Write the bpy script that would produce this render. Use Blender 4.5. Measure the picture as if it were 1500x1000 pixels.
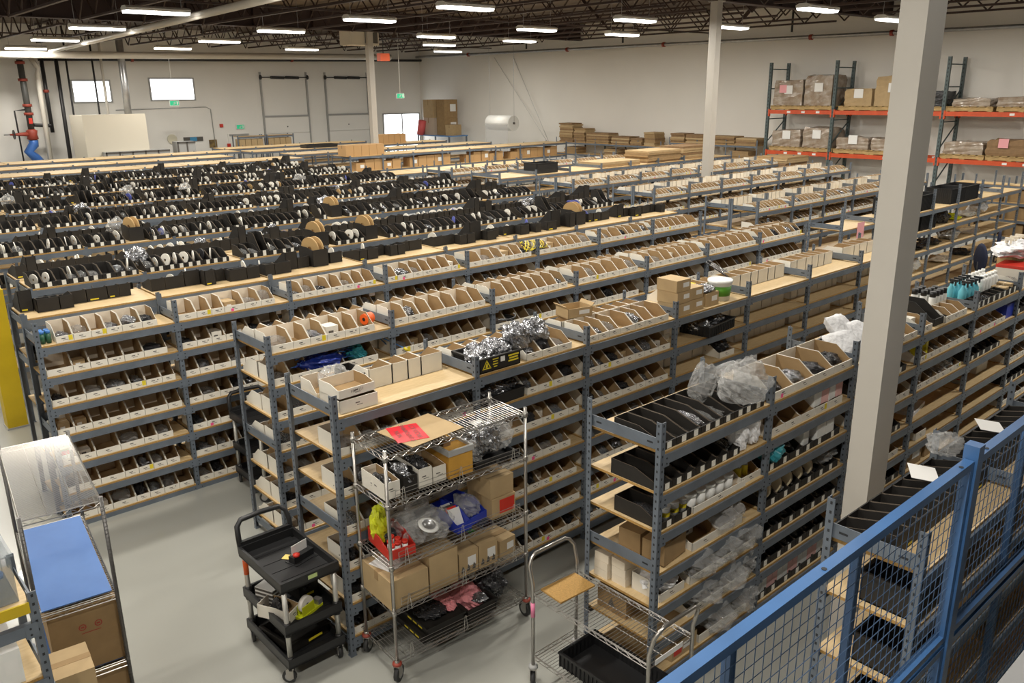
import bpy, math, random
import numpy as np
from mathutils import Matrix, Vector, noise as mnoise

# ------------------------------------------------------------------ scene, camera, world, light, exposure
for o in list(bpy.data.objects):
    bpy.data.objects.remove(o, do_unlink=True)
scene = bpy.context.scene
COL = scene.collection
CAMZ = 3.93
F_PX = 1213.9
RIGHT = Vector((0.7453, -0.6666, -0.0108)); UP = Vector((0.2010, 0.2088, 0.9571)); FWD = Vector((0.6357, 0.7156, -0.2896))
RIGHT.normalize(); FWD = (FWD - RIGHT * FWD.dot(RIGHT)).normalized(); UP = RIGHT.cross(FWD)
cam_d = bpy.data.cameras.new('camera'); cam_d.sensor_width = 36.0; cam_d.lens = F_PX / 1500 * 36
cam_d.clip_start = 0.05; cam_d.clip_end = 200
cam = bpy.data.objects.new('camera', cam_d); COL.objects.link(cam)
m3 = Matrix((RIGHT, UP, -FWD)).transposed()
cam.matrix_world = Matrix.Translation((0, 0, CAMZ)) @ m3.to_4x4()
scene.camera = cam
w = bpy.data.worlds.new('world'); scene.world = w; w.use_nodes = True
w.node_tree.nodes['Background'].inputs[0].default_value = (0.85, 0.92, 1, 1)
w.node_tree.nodes['Background'].inputs[1].default_value = 0.6
scene.view_settings.view_transform = 'Standard'; scene.view_settings.look = 'None'
scene.view_settings.gamma = 1.0; scene.view_settings.use_curve_mapping = False
scene.view_settings.exposure = -0.14
LAMP_W = 135.0           # watts of each ceiling fixture
LAMP_RGB = (1.0, 0.95, 0.86)
rnd = random.Random(7)

def proj(P):
    d = Vector(P) - Vector((0, 0, CAMZ)); c = d.dot(FWD)
    if c < 0.05: return None
    return 750 + F_PX * d.dot(RIGHT) / c, 500 - F_PX * d.dot(UP) / c

# ------------------------------------------------------------------ materials
MATS = {}
def mat(name, rgb, rough=0.6, metal=0.0, noise=0.0, scale=8.0, rgb2=None, bump=0.0, emit=0.0, alpha=1.0, coat=0.0, stretch=None, bscale=None):
    if name in MATS: return MATS[name]
    m = bpy.data.materials.new(name); m.use_nodes = True
    nt = m.node_tree; b = nt.nodes['Principled BSDF']
    c = (*rgb, 1); b.inputs['Base Color'].default_value = c
    b.inputs['Roughness'].default_value = rough; b.inputs['Metallic'].default_value = metal
    b.inputs['Coat Weight'].default_value = coat
    if noise or rgb2 or bump:
        tc = nt.nodes.new('ShaderNodeTexCoord'); mp = nt.nodes.new('ShaderNodeMapping')
        mp.inputs['Scale'].default_value = stretch or (1, 1, 1)
        nt.links.new(tc.outputs['Object'], mp.inputs[0])
    if noise or rgb2:
        n = nt.nodes.new('ShaderNodeTexNoise'); n.inputs['Scale'].default_value = scale; n.inputs['Detail'].default_value = 5
        nt.links.new(mp.outputs[0], n.inputs['Vector'])
        r = nt.nodes.new('ShaderNodeValToRGB')
        a2 = rgb2 or tuple(x * (1 - noise) for x in rgb)
        r.color_ramp.elements[0].position = 0.32; r.color_ramp.elements[0].color = (*a2, 1)
        r.color_ramp.elements[1].position = 0.68; r.color_ramp.elements[1].color = c
        nt.links.new(n.outputs['Fac'], r.inputs[0]); nt.links.new(r.outputs[0], b.inputs['Base Color'])
    if bump:
        n2 = nt.nodes.new('ShaderNodeTexNoise'); n2.inputs['Scale'].default_value = bscale or scale * 3; n2.inputs['Detail'].default_value = 3
        nt.links.new(mp.outputs[0], n2.inputs['Vector'])
        bp = nt.nodes.new('ShaderNodeBump'); bp.inputs['Strength'].default_value = bump; bp.inputs['Distance'].default_value = 0.02
        nt.links.new(n2.outputs['Fac'], bp.inputs['Height']); nt.links.new(bp.outputs[0], b.inputs['Normal'])
    if emit:
        b.inputs['Emission Color'].default_value = c; b.inputs['Emission Strength'].default_value = emit
    if alpha < 1:
        out = nt.nodes['Material Output']; mx = nt.nodes.new('ShaderNodeMixShader'); tr = nt.nodes.new('ShaderNodeBsdfTransparent')
        mx.inputs[0].default_value = alpha
        nt.links.new(tr.outputs[0], mx.inputs[1]); nt.links.new(b.outputs[0], mx.inputs[2]); nt.links.new(mx.outputs[0], out.inputs[0])
    MATS[name] = m
    return m
M_steel = mat('shelf_steel', (0.140, 0.165, 0.198), 0.45, 0.0, 0.25, 6)
M_hole = mat('slot_dark', (0.02, 0.022, 0.026), 0.7)
M_board = mat('particle_board', (0.62, 0.465, 0.255), 0.55, 0, 0, 60, (0.53, 0.38, 0.195), stretch=(0.15, 1, 1))
M_edge = mat('board_edge', (0.50, 0.29, 0.085), 0.7, 0, 0.3, 90)
M_white = mat('white_card', (0.78, 0.74, 0.65), 0.75, 0, 0.08, 5)
M_cream = mat('cream_card', (0.80, 0.71, 0.57), 0.8, 0, 0.08, 5)
M_kraft = mat('kraft_card', (0.36, 0.235, 0.11), 0.8, 0, 0.16, 9)
M_kraft2 = mat('kraft_light', (0.47, 0.335, 0.175), 0.8, 0, 0.12, 7)
M_kraft3 = mat('kraft_dark', (0.27, 0.165, 0.08), 0.85, 0, 0.2, 9)
M_print = mat('print_dark', (0.10, 0.09, 0.08), 0.8)
M_black = mat('black_card', (0.016, 0.0135, 0.011), 0.6, 0, 0.25, 9)
M_blackin = mat('black_card_edge', (0.10, 0.075, 0.05), 0.8)
M_plas_k = mat('black_plastic', (0.016, 0.016, 0.017), 0.42)
M_tag = mat('paper_tag', (0.80, 0.78, 0.70), 0.7)
M_paper = mat('paper', (0.80, 0.79, 0.76), 0.7)
M_yel = mat('yellow_label', (0.75, 0.60, 0.03), 0.6)
M_pink = mat('pink_label', (0.85, 0.10, 0.30), 0.6)
M_reel = mat('cream_reel', (0.84, 0.80, 0.71), 0.55, 0, 0.1, 12)
M_reel_b = mat('kraft_reel', (0.48, 0.31, 0.13), 0.7)
M_reel_k = mat('black_reel', (0.02, 0.02, 0.022), 0.4)
M_reel_u = mat('blue_reel', (0.10, 0.12, 0.42), 0.45)
M_bag = mat('clear_bag', (0.60, 0.60, 0.59), 0.08, 0, 0, 20, None, 1.0, 0, 0.32, bscale=26)
M_foil = mat('foil_bag', (0.55, 0.56, 0.58), 0.26, 0.85, 0, 14, (0.10, 0.10, 0.11), 1.0, bscale=18)
M_dbag = mat('dark_bag', (0.03, 0.03, 0.033), 0.25, 0, 0, 14, None, 1.0, bscale=18)
M_wrap = mat('stretch_wrap', (0.25, 0.175, 0.115), 0.2, 0, 0, 5, (0.42, 0.36, 0.29), 1.0, bscale=6)
M_chrome = mat('chrome', (0.46, 0.44, 0.41), 0.3, 0.9)
M_alu = mat('aluminium', (0.55, 0.54, 0.50), 0.4, 0.6)
M_blue = mat('fence_blue', (0.05, 0.135, 0.315), 0.33, 0, 0.18, 5, coat=0.3)
M_mesh = mat('mesh_blue', (0.12, 0.21, 0.38), 0.35, 0.2)
M_lin = mat('blue_liner', (0.085, 0.19, 0.46), 0.6, 0, 0, 2.2, (0.06, 0.145, 0.38))
M_col = mat('column_paint', (0.51, 0.48, 0.43), 0.5, 0, 0.05, 3)
M_ylw = mat('safety_yellow', (0.62, 0.44, 0.01), 0.5, 0, 0.12, 4)
M_red = mat('red_plastic', (0.60, 0.035, 0.02), 0.45)
M_orange = mat('orange', (0.85, 0.13, 0.02), 0.45)
M_rack_o = mat('rack_orange', (0.62, 0.085, 0.022), 0.45, 0, 0.15, 5)
M_rack_g = mat('rack_green', (0.075, 0.105, 0.105), 0.5)
M_pallet = mat('pallet_wood', (0.52, 0.36, 0.15), 0.75, 0, 0.3, 8)
M_teal = mat('teal_plastic', (0.03, 0.25, 0.30), 0.4)
M_bin_u = mat('blue_plastic', (0.02, 0.045, 0.42), 0.4)
M_green = mat('green_label', (0.09, 0.30, 0.02), 0.5)
M_joist = mat('joist_brown', (0.050, 0.028, 0.022), 0.6)
M_girder = mat('girder_brown', (0.042, 0.022, 0.018), 0.6)
M_wood_o = mat('orange_wood', (0.62, 0.33, 0.055), 0.5, 0, 0.15, 8)
M_navy = mat('navy_fabric', (0.012, 0.016, 0.04), 0.9)
M_white_p = mat('white_plastic', (0.78, 0.78, 0.75), 0.35)
M_cloth = mat('white_cloth', (0.75, 0.75, 0.76), 0.9, 0, 0, 10, None, 0.5)
M_pinkb = mat('pink_foam', (0.75, 0.28, 0.30), 0.5, 0, 0, 8, None, 0.6)
M_hv = mat('hi_vis_yellow', (0.62, 0.66, 0.02), 0.4)
M_lamp = mat('lamp_lens', (1.0, 0.97, 0.92), 0.5, emit=9.0)
M_day = mat('daylight_pane', (0.93, 0.97, 1.0), 0.2, emit=3.2)
M_grey = mat('light_grey_paint', (0.38, 0.38, 0.37), 0.5)
M_dkmetal = mat('dark_pipe', (0.022, 0.021, 0.022), 0.45)
M_rust = mat('pipe_red', (0.30, 0.05, 0.03), 0.5)
M_valve = mat('valve_blue', (0.05, 0.16, 0.50), 0.4)
M_pvc = mat('pvc_white', (0.74, 0.70, 0.62), 0.4)
M_duct = mat('galvanised', (0.52, 0.52, 0.52), 0.33, 0.7, 0.2, 6)
M_exit = mat('exit_green', (0.02, 0.45, 0.22), 0.5, emit=0.5)
M_bubble = mat('bubble_wrap', (0.84, 0.84, 0.80), 0.3, 0, 0, 30, None, 0.4, bscale=60)
M_clearp = mat('clear_plastic', (0.28, 0.33, 0.36), 0.06, alpha=0.30)
M_aqua = mat('aqua_liquid', (0.16, 0.55, 0.66), 0.2)
M_rubber = mat('caster_rubber', (0.03, 0.03, 0.03), 0.6)
M_beige = mat('beige_panel', (0.68, 0.63, 0.52), 0.6)

# ------------------------------------------------------------------ mesh building
class MB:
    def __init__(s): s.v = []; s.f = []; s.m = []; s.s = []
    def face(s, idx, m=0, sm=False): s.f.append(tuple(idx)); s.m.append(m); s.s.append(sm)
    def box(s, x0, x1, y0, y1, z0, z1, m=0, top=None, front=None):
        b = len(s.v)
        s.v += [(x0, y0, z0), (x1, y0, z0), (x1, y1, z0), (x0, y1, z0), (x0, y0, z1), (x1, y0, z1), (x1, y1, z1), (x0, y1, z1)]
        for k, q in enumerate([(0, 3, 2, 1), (4, 5, 6, 7), (0, 1, 5, 4), (1, 2, 6, 5), (2, 3, 7, 6), (3, 0, 4, 7)]):
            mm = m
            if k == 1 and top is not None: mm = top
            if k == 2 and front is not None: mm = front
            s.face([b + i for i in q], mm)
        return s
    def quad(s, a, b, c, d, m=0):
        n = len(s.v); s.v += [tuple(a), tuple(b), tuple(c), tuple(d)]; s.face((n, n + 1, n + 2, n + 3), m); return s
    def cyl(s, p0, p1, r, n=10, m=0, r1=None, caps=True, cm=None):
        p0 = Vector(p0); p1 = Vector(p1); d = (p1 - p0).normalized()
        a = d.orthogonal().normalized(); c = d.cross(a); r1 = r if r1 is None else r1
        b = len(s.v)
        for P, R in ((p0, r), (p1, r1)):
            for k in range(n):
                t = 2 * math.pi * (k + 0.5) / n
                s.v.append(tuple(P + a * (R * math.cos(t)) + c * (R * math.sin(t))))
        for k in range(n):
            j = (k + 1) % n; s.face((b + k, b + j, b + n + j, b + n + k), m, n > 5)
        if caps:
            s.face([b + n - 1 - k for k in range(n)], m if cm is None else cm); s.face([b + n + k for k in range(n)], m if cm is None else cm)
        return s
    def path(s, pts, r, n=6, m=0):
        pts = [Vector(p) for p in pts]; b = len(s.v); a = None
        for i, P in enumerate(pts):
            d = (pts[min(i + 1, len(pts) - 1)] - pts[max(i - 1, 0)]).normalized()
            if a is None: a = d.orthogonal().normalized()
            a = (a - d * a.dot(d)).normalized(); c = d.cross(a)
            for k in range(n):
                t = 2 * math.pi * (k + 0.5) / n
                s.v.append(tuple(P + a * (r * math.cos(t)) + c * (r * math.sin(t))))
        for i in range(len(pts) - 1):
            for k in range(n):
                j = (k + 1) % n; s.face((b + i * n + k, b + i * n + j, b + (i + 1) * n + j, b + (i + 1) * n + k), m, True)
        s.face([b + n - 1 - k for k in range(n)], m); e = b + (len(pts) - 1) * n; s.face([e + k for k in range(n)], m)
        return s
    def lathe(s, prof, n=16, m=0, o=(0, 0, 0), mats=None):
        b = len(s.v)
        for r, z in prof:
            for k in range(n):
                t = 2 * math.pi * k / n; s.v.append((o[0] + r * math.cos(t), o[1] + r * math.sin(t), o[2] + z))
        for i in range(len(prof) - 1):
            for k in range(n):
                j = (k + 1) % n; s.face((b + i * n + k, b + i * n + j, b + (i + 1) * n + j, b + (i + 1) * n + k), mats[i] if mats else m, True)
        if prof[0][0] > 1e-4: s.face([b + n - 1 - k for k in range(n)], mats[0] if mats else m)
        e = b + (len(prof) - 1) * n
        if prof[-1][0] > 1e-4: s.face([e + k for k in range(n)], mats[-1] if mats else m)
        return s
    def prism_x(s, prof, x0, x1, m=0, m0=None, m1=None):      # prof: (y, z) ring
        b = len(s.v); n = len(prof)
        s.v += [(x0, y, z) for y, z in prof] + [(x1, y, z) for y, z in prof]
        s.face(list(range(b, b + n)), m if m0 is None else m0); s.face([b + n + n - 1 - k for k in range(n)], m if m1 is None else m1)
        for k in range(n):
            j = (k + 1) % n; s.face((b + k, b + n + k, b + n + j, b + j), m)
        return s
    def wire(s, p0, p1, r=0.0025, m=0): return s.cyl(p0, p1, r, 4, m, caps=False)
    def xf(s, mtx, start=0):
        for i in range(start, len(s.v)): s.v[i] = tuple(mtx @ Vector(s.v[i]))
        return s
    def add(s, o, off=(0, 0, 0)):
        b = len(s.v); s.v += [(x + off[0], y + off[1], z + off[2]) for x, y, z in o.v]
        s.f += [tuple(i + b for i in f) for f in o.f]; s.m += o.m; s.s += o.s; return s
    def mesh(s, name, mats):
        me = bpy.data.meshes.new(name); me.from_pydata(s.v, [], s.f)
        for m in (mats if isinstance(mats, (list, tuple)) else [mats]): me.materials.append(m)
        me.polygons.foreach_set('material_index', s.m); me.polygons.foreach_set('use_smooth', s.s); me.update()
        return me

def obj(name, data, parent=None, loc=(0, 0, 0), rz=0.0, rot=None, mats=None):
    if isinstance(data, MB): data = data.mesh(name, mats)
    o = bpy.data.objects.new(name, data); COL.objects.link(o)
    o.location = loc; o.rotation_euler = rot if rot else (0, 0, rz)
    if parent: o.parent = parent
    return o
LABELS = {}
def tag(o, label, cat, group=None, kind=None):
    o['label'] = label; o['category'] = cat
    if group: o['group'] = group
    if kind: o['kind'] = kind
    LABELS.setdefault(label, 0); LABELS[label] += 1
    return o
def thing(name, label, cat, loc=(0, 0, 0), rz=0.0, group=None):
    o = obj(name, None, None, loc, rz); o.empty_display_size = 0.1
    return tag(o, label, cat, group)
def struct(name, mb, m, parent=None, loc=(0, 0, 0), rz=0):
    o = obj(name, mb, parent, loc, rz, mats=m)
    if not parent: o['kind'] = 'structure'
    return o
def B(*a, **k): return MB().box(*a, **k)
ORD = ['first', 'second', 'third', 'fourth', 'fifth', 'sixth', 'seventh', 'eighth', 'ninth', 'tenth', 'eleventh', 'twelfth', 'thirteenth', 'fourteenth', 'fifteenth', 'sixteenth', 'seventeenth', 'eighteenth', 'nineteenth', 'twentieth', 'twenty-first', 'twenty-second', 'twenty-third', 'twenty-fourth']
def ordn(i): return ORD[i] if i < len(ORD) else '%dth' % (i + 1)
def text_mesh(s, size, m, name='lettering'):
    c = bpy.data.curves.new(name, 'FONT'); c.body = s; c.size = size; c.align_x = 'CENTER'; c.align_y = 'CENTER'; c.resolution_u = 2
    t = bpy.data.objects.new(name, c); COL.objects.link(t)
    dg = bpy.context.evaluated_depsgraph_get(); dg.update()
    me = bpy.data.meshes.new_from_object(t.evaluated_get(dg)); bpy.data.objects.remove(t)
    me.materials.clear(); me.materials.append(m); return me

# ------------------------------------------------------------------ the hall
XW, YW, XL, YF, ZC = 26.3, 36.5, -6.0, -5.0, 6.5
M_floor = mat('epoxy_floor', (0.41, 0.41, 0.37), 0.22, 0, 0, 0.35, (0.37, 0.37, 0.335), coat=0.25)
M_wall = mat('wall_paint', (0.84, 0.81, 0.75), 0.7, 0, 0.05, 0.5)
M_wallb = mat('wall_block', (0.84, 0.82, 0.77), 0.7, 0, 0.05, 0.5)
M_deck = mat('roof_deck', (0.16, 0.12, 0.085), 0.7, 0, 0.3, 1.5)
struct('floor', B(XL, XW, YF, YW, -0.2, 0), M_floor)
struct('wall_right', B(XW, XW + 0.25, YF, YW + .25, 0, ZC + .3), M_wall)
wall_back = struct('wall_back', B(XL, XW, YW, YW + 0.25, 0, ZC + .3), M_wallb)
struct('wall_left', B(XL - 0.25, XL, YF, YW + .25, 0, ZC + .3), M_wall)
struct('wall_front', B(XL, XW, YF - 0.25, YF, 0, ZC + .3), M_wall)
ceiling = struct('ceiling', B(XL, XW, YF, YW, ZC, ZC + 0.2), M_deck)
# corrugated roof deck ribs, girders and open-web joists hang from the ceiling
rib = B(0, 33, -0.04, 0.04, -0.05, 0).mesh('deck_rib', [M_deck])
GB = 5.86
for k in range(3):
    y = (-1.9, 12.25, 25.15)[k]
    g = MB().box(XL, XW, -0.13, 0.13, GB, GB + 0.03).box(XL, XW, -0.02, 0.02, GB, GB + .6).box(XL, XW, -0.13, 0.13, GB + .58, GB + .6)
    for j in range(16): g.box(XL + 2 * j, XL + 2 * j + .02, -0.12, 0.12, GB + .02, GB + .6)
    obj('girder', g, ceiling, (0, y, 0), mats=[M_girder])
def joist_mesh(L):
    g = MB()
    for z in (5.78, 6.40): g.box(-0.045, 0.045, 0.9 if z < 6 else 0, L - .9 if z < 6 else L, z, z + 0.05)
    n = int(L / 0.62); st = L / n
    for k in range(n):
        a, b = (6.42, 5.80) if k % 2 == 0 else (5.80, 6.42)
        g.cyl((0, k * st, a), (0, (k + 1) * st, b), 0.022, 4, 0, caps=False)
    return g.mesh('joist', [M_joist])
JM = [joist_mesh(14.0), joist_mesh(12.8), joist_mesh(11.2)]
for bi, (y0, me) in enumerate(((-1.8, JM[0]), (12.3, JM[1]), (25.2, JM[2]))):
    for k in range(20):
        x = -4.4 + 1.62 * k
        if x > XW - .3: break
        obj('joist', me, ceiling, (x, y0, 0))
brg = MB()
for y in (5.2, 18.7, 30.8): brg.box(XL, XW, y - .02, y + .02, 5.79, 5.83)
obj('bridging_bar', brg, ceiling, mats=[M_joist])
# mezzanine the picture is taken from
struct('mezzanine_floor', B(-5.5, 26, -4.8, 0.53, 2.2, 2.4), mat('deck_grey', (.20, .20, .20), .6, 0, .1, 3))

# ------------------------------------------------------------------ ceiling fixtures (first rows measured; later entries unmeasured, mostly out of view, added for brightness)
LIGHTS = [(6.5, 17.8), (6.85, 22.8), (7.25, 28.2), (7.65, 33.5), (11.8, 31.2), (11.5, 26.5), (11.0, 21.4), (11.0, 17.1), (10.97, 13.6),
          (15.87, 21.1), (18.7, 24.7), (16.4, 17.3), (19.6, 21.5), (16.2, 13.7), (20.0, 17.4), (20.3, 13.8), (17.3, 9.65), (21.5, 10.0), (16.1, 29.8),
          (6.3, 13.6), (6.2, 9.6), (11.0, 9.6), (1.8, 17.8), (1.8, 13.6), (1.8, 9.6), (1.8, 5.2), (6.2, 5.2), (11.0, 5.2), (16.4, 5.2), (21.5, 5.2),
          (-2.8, 13.6), (-2.8, 5.2), (2.2, 22.8), (2.5, 28.5), (22.0, 28.5), (-2.8, 0.9), (1.8, 0.9), (11, 0.9), (16.4, .9)]
LZ = 5.5
fx_body = MB().prism_x([(-.15, 0.0), (-.16, .05), (-.08, .09), (.08, .09), (.16, .05), (.15, 0)], -.63, .63).mesh('housing', [M_white_p])
fx_lens = MB().prism_x([(-.145, -.005), (-.12, -.045), (.12, -.045), (.145, -.005)], -.615, .615).mesh('lens', [M_lamp])
fx_rod = MB().cyl((-.5, 0, .09), (-.5, 0, .95), .006, 5).cyl((.5, 0, .09), (.5, 0, .95), .006, 5).mesh('hanger', [M_duct])
ld = bpy.data.lights.new('fixture_light', 'AREA'); ld.shape = 'RECTANGLE'; ld.size = 1.2; ld.size_y = 0.24
ld.energy = LAMP_W; ld.color = LAMP_RGB
def inview(P, mg=0):
    q = proj(P); return q is not None and -mg < q[0] < 1500 + mg and -mg < q[1] < 1000 + mg
seen = sorted([p for p in LIGHTS if inview((p[0], p[1], LZ))], key=lambda p: proj((p[0], p[1], LZ))[0])
for i, (x, y) in enumerate(LIGHTS):
    lab = ('lit white strip light under the roof, %s from the left' % ordn(seen.index((x, y)))) if (x, y) in seen else 'lit white strip light hung under the roof, outside the picture'
    t = thing('ceiling_light', lab, 'ceiling light', (x, y, LZ), 0, 'strip lights under the roof')
    obj('housing', fx_body, t); obj('lens', fx_lens, t); obj('hanger', fx_rod, t)
    l = bpy.data.objects.new('lamp', ld); COL.objects.link(l); l.parent = t; l.location = (0, 0, -0.055)

# ------------------------------------------------------------------ columns
def column(label, x, y, s, z1=5.84, guard=None, sx=None):
    t = thing('building_column', label, 'column', (x, y, 0))
    h = s / 2; hx = (sx or s) / 2
    obj('shaft', B(-hx, hx, -h, h, 0.02, z1), t, mats=[M_col]); obj('base_plate', B(-hx - .04, hx + .04, -h - .04, h + .04, 0, .02), t, mats=[M_grey])
    obj('cap_plate', B(-h - .04, h + .04, -h - .04, h + .04, z1 - .03, z1), t, mats=[M_col])
    if guard: obj('yellow_guard', MB().box(-h - .03, h + .03, -h - .03, -h, 0, guard).box(-h - .03, -h, -h, h, 0, guard).box(h, h + .03, -h, h, 0, guard).box(-h - .03, h + .03, h, h + .03, 0, guard), t, mats=[M_ylw])
column('tall cream steel column standing in front of the right-hand shelving', 4.873, 2.10, 0.15, sx=.235, z1=6.5)
column('cream steel column rising between the far white-bin rows', 17.37, 12.25, 0.20, z1=5.88)
column('thin cream column far off among the bare wood shelves', 16.12, 25.2, 0.20, z1=5.88)
column('column wrapped in a yellow guard at the left edge', 1.76, 11.3, 0.16, guard=1.74)

# ------------------------------------------------------------------ shelving
BW = 1.22
LV = [1.80, 1.51, 1.22, 0.93, 0.64, 0.35, 0.06]
LVN = ['top', 'second', 'third', 'fourth', 'fifth', 'sixth', 'bottom']
CACHE = {}
def cached(key, fn):
    if key not in CACHE: CACHE[key] = fn()
    return CACHE[key]
def post_mesh(h, near):
    def f():
        g = MB().box(-.021, .021, -.004, 0, 0, h).box(-.021, -.017, 0, .036, 0, h)
        g.box(-.025, .025, -.006, .04, 0, .006)
        if near:
            for k in range(int(h / .05)):
                z = .04 + k * .05; g.quad((-.006, -.0046, z), (.006, -.0046, z), (.006, -.0046, z + .016), (-.006, -.0046, z + .016), 1)
                g.quad((-.0216, .024, z), (-.0216, .012, z), (-.0216, .012, z + .016), (-.0216, .024, z + .016), 1)
        return g.mesh('post', [M_steel, M_hole])
    return cached(('post', h, near), f)
def board_mesh(dep, w=BW): return cached(('board', dep, w), lambda: MB().box(.012, w - .012, .004, dep - .004, -.017, 0, 1, top=0).mesh('shelf_board', [M_board, M_edge]))
def beam_mesh(near, w=BW):
    def f():
        g = MB().prism_x([(-.008, -.080), (-.008, -.018), (.03, -.018), (.03, -.022), (-.004, -.024), (.004, -.080)], .021, w - .021)
        g.box(.0, .06, -.010, -.008, -.095, -.012).box(w - .06, w, -.010, -.008, -.095, -.012)
        if near:
            for x in (.035, w - .035): g.cyl((x, -.0125, -.04), (x, -.010, -.04), .006, 6, 1).cyl((x, -.0125, -.075), (x, -.010, -.075), .006, 6, 1)
        return g.mesh('shelf_beam', [M_steel, M_hole])
    return cached(('beam', near, w), f)
def side_mesh(dep, up):
    def f():
        z0, z1 = (0.012, .088) if up else (-.085, -.018)
        g = MB().box(-.006, 0, .01, dep - .01, z0, z1).box(-.006, .02, .01, dep - .01, z0 if not up else z0, z0 + .003)
        for y in (.07, dep - .11): g.quad((-.0068, y + .045, z0 + .032), (-.0068, y, z0 + .032), (-.0068, y, z0 + .044), (-.0068, y + .045, z0 + .044), 1)
        return g.mesh('side_beam', [M_steel, M_hole])
    return cached(('side', dep, up), f)
ROWS = []
def row(desc, x0, y0, dep, n, levels=LV, h=2.02, near=False, flush=False, sides='first', rows_label=None, w=BW, front_only=False):
    ROWS.append(dict(x0=x0, x1=x0 + n * w, y0=y0, dep=dep, h=h))
    for i in range(n):
        t = thing('shelving_bay', 'steel shelving bay, %s from left, %s' % (ordn(i), desc), 'shelving', (x0 + i * w, y0, 0), 0, 'shelving bays of ' + desc)
        for x in ((0,) if i < n - 1 else (0, w)):
            obj('post', post_mesh(h, near), t, (x, 0, 0))
            o = obj('post', post_mesh(h, near), t, (x, dep, 0)); o.scale = (1, -1, 1)
        for k, z in enumerate(levels):
            obj('shelf_board', board_mesh(dep, w), t, (0, 0, z))
            obj('shelf_beam', beam_mesh(near, w), t, (0, 0, z))
            if near or k == 0:
                o = obj('shelf_beam', beam_mesh(False, w), t, (0, dep, z)); o.scale = (1, -1, 1)
            if ((i == 0 and (k in (0, 3, 6) if near else k < 2)) or (k == 0 and not flush)) and not front_only:
                obj('side_beam', side_mesh(dep, k in (0, 3) and not flush), t, (0, 0, z))

# ------------------------------------------------------------------ bins and what lies in them
SPECS = {}      # kind -> list of dict(mesh key, loc, rz, label, cat, name, group)
PROTO = {}      # mesh key -> (MB, mats)
def proto(key, fn, mats):
    if key not in PROTO: PROTO[key] = [fn(), mats, None]
    return key
def bin_mb(wd, d, h, lip, black=False, cut=.42, tagw=True, seed=0):
    # open-fronted corrugated bin; front at y = 0, back at y = d, standing on z = 0
    r = random.Random(seed); g = MB(); t = .004; x0, x1 = -wd / 2 + .0015, wd / 2 - .0015
    prof = [(0, .001), (0, lip), (d * .07, lip), (d * cut, h), (d, h), (d, .001)]
    prof = [(d, .001), (d, h), (d * cut, h), (d * .07, lip), (0, lip), (0, .001)]
    g.prism_x(prof, x0, x0 + t, 2 if black else 0, 0, 1); g.prism_x(prof, x1 - t, x1, 2 if black else 0, 1, 0)
    g.box(x0, x1, d - t, d, .001, h, 0, front=(1 if black else 3))
    g.box(x0 + t, x1 - t, t, d - t, .001, .004, 1)
    g.box(x0, x1, -.003, t, .001, lip, 0)
    yf = -.0036
    if black:
        if seed == 2: g.quad((wd * .35, d + .001, .012), (-wd * .05, d + .001, .012), (-wd * .05, d + .001, .026), (wd * .35, d + .001, .026), 5)
        if tagw: c = r.uniform(-.1, .1) * wd; s = min(.022, wd * .3); g.quad((c - s, yf, .004), (c + s, yf, .004), (c + s, yf, lip - .002), (c - s, yf, lip - .002), 4)
    else:
        a = min(.028, wd * .26); zc = lip * .55
        g.quad((-a, yf, zc), (a * .2, yf, zc), (a * .2, yf, zc + .008), (-a, yf, zc + .008), 4)
        g.quad((-a * .6, yf, zc - .014), (a, yf, zc - .014), (a, yf, zc - .010), (-a * .6, yf, zc - .010), 4)
        if seed == 1: g.quad((a * 1.1, yf, .012), (a * 1.1 + .035, yf, .012), (a * 1.1 + .035, yf, lip), (a * 1.1, yf, lip), 5)
        if seed == 3: g.quad((-a * 1.5, yf - .001, .0), (-a * 1.5 + .03, yf - .001, .0), (-a * 1.5 + .03, yf - .001, .03), (-a * 1.5, yf - .001, .03), 6)
        if seed in (2, 5, 9): g.cyl((a * 1.2, yf, zc + .008), (a * 1.2, yf - .002, zc + .008), .006, 6, 4)
    return g
BMW = [M_white, M_kraft, M_cream, M_cream, M_print, M_yel, M_pink]
BMK = [M_black, M_black, M_blackin, M_blackin, M_tag, M_yel, M_pink]
def hidden(P):
    for R in ROWS:
        yb = R['y0'] + R['dep']
        if yb < P[1] - .3:
            for yy in (R['y0'], yb):
                t = yy / P[1]
                z = CAMZ + (P[2] - CAMZ) * t; x = P[0] * t
                if R['x0'] < x < R['x1'] and z < (1.55 if yy == yb else 1.5): return True
    return False
def spec(kind, key, loc, rz, name, label, cat, group, rot=None, sc=1.0):
    SPECS.setdefault(kind, []).append(dict(key=key, loc=Vector(loc), rot=rot or (0, 0, rz), name=name, label=label, cat=cat, group=group, sc=sc))
DISC = [(4.75, 8.92, 1.96), (5.6, 10.4, 1.90), (9.2, 8.92, 1.96), (7.2, 12.75, 1.90), (3.9, 12.75, 1.90), (6.4, 10.4, 1.90)]
EXCL = [(x - .11, x + .11, y - .3, y + .3, 1.8, 2.1) for x, y, z in DISC] + [(3.55, 4.05, 1.0, 1.8, .7, 1.6), (6.58, 7.22, 4.6, 5.3, 1.5, 1.7), (6.15, 6.75, 2.8, 3.5, 1.75, 2.0), (6.45, 6.95, 1.0, 1.8, 1.75, 1.9)]      # places kept free for other things
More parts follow.
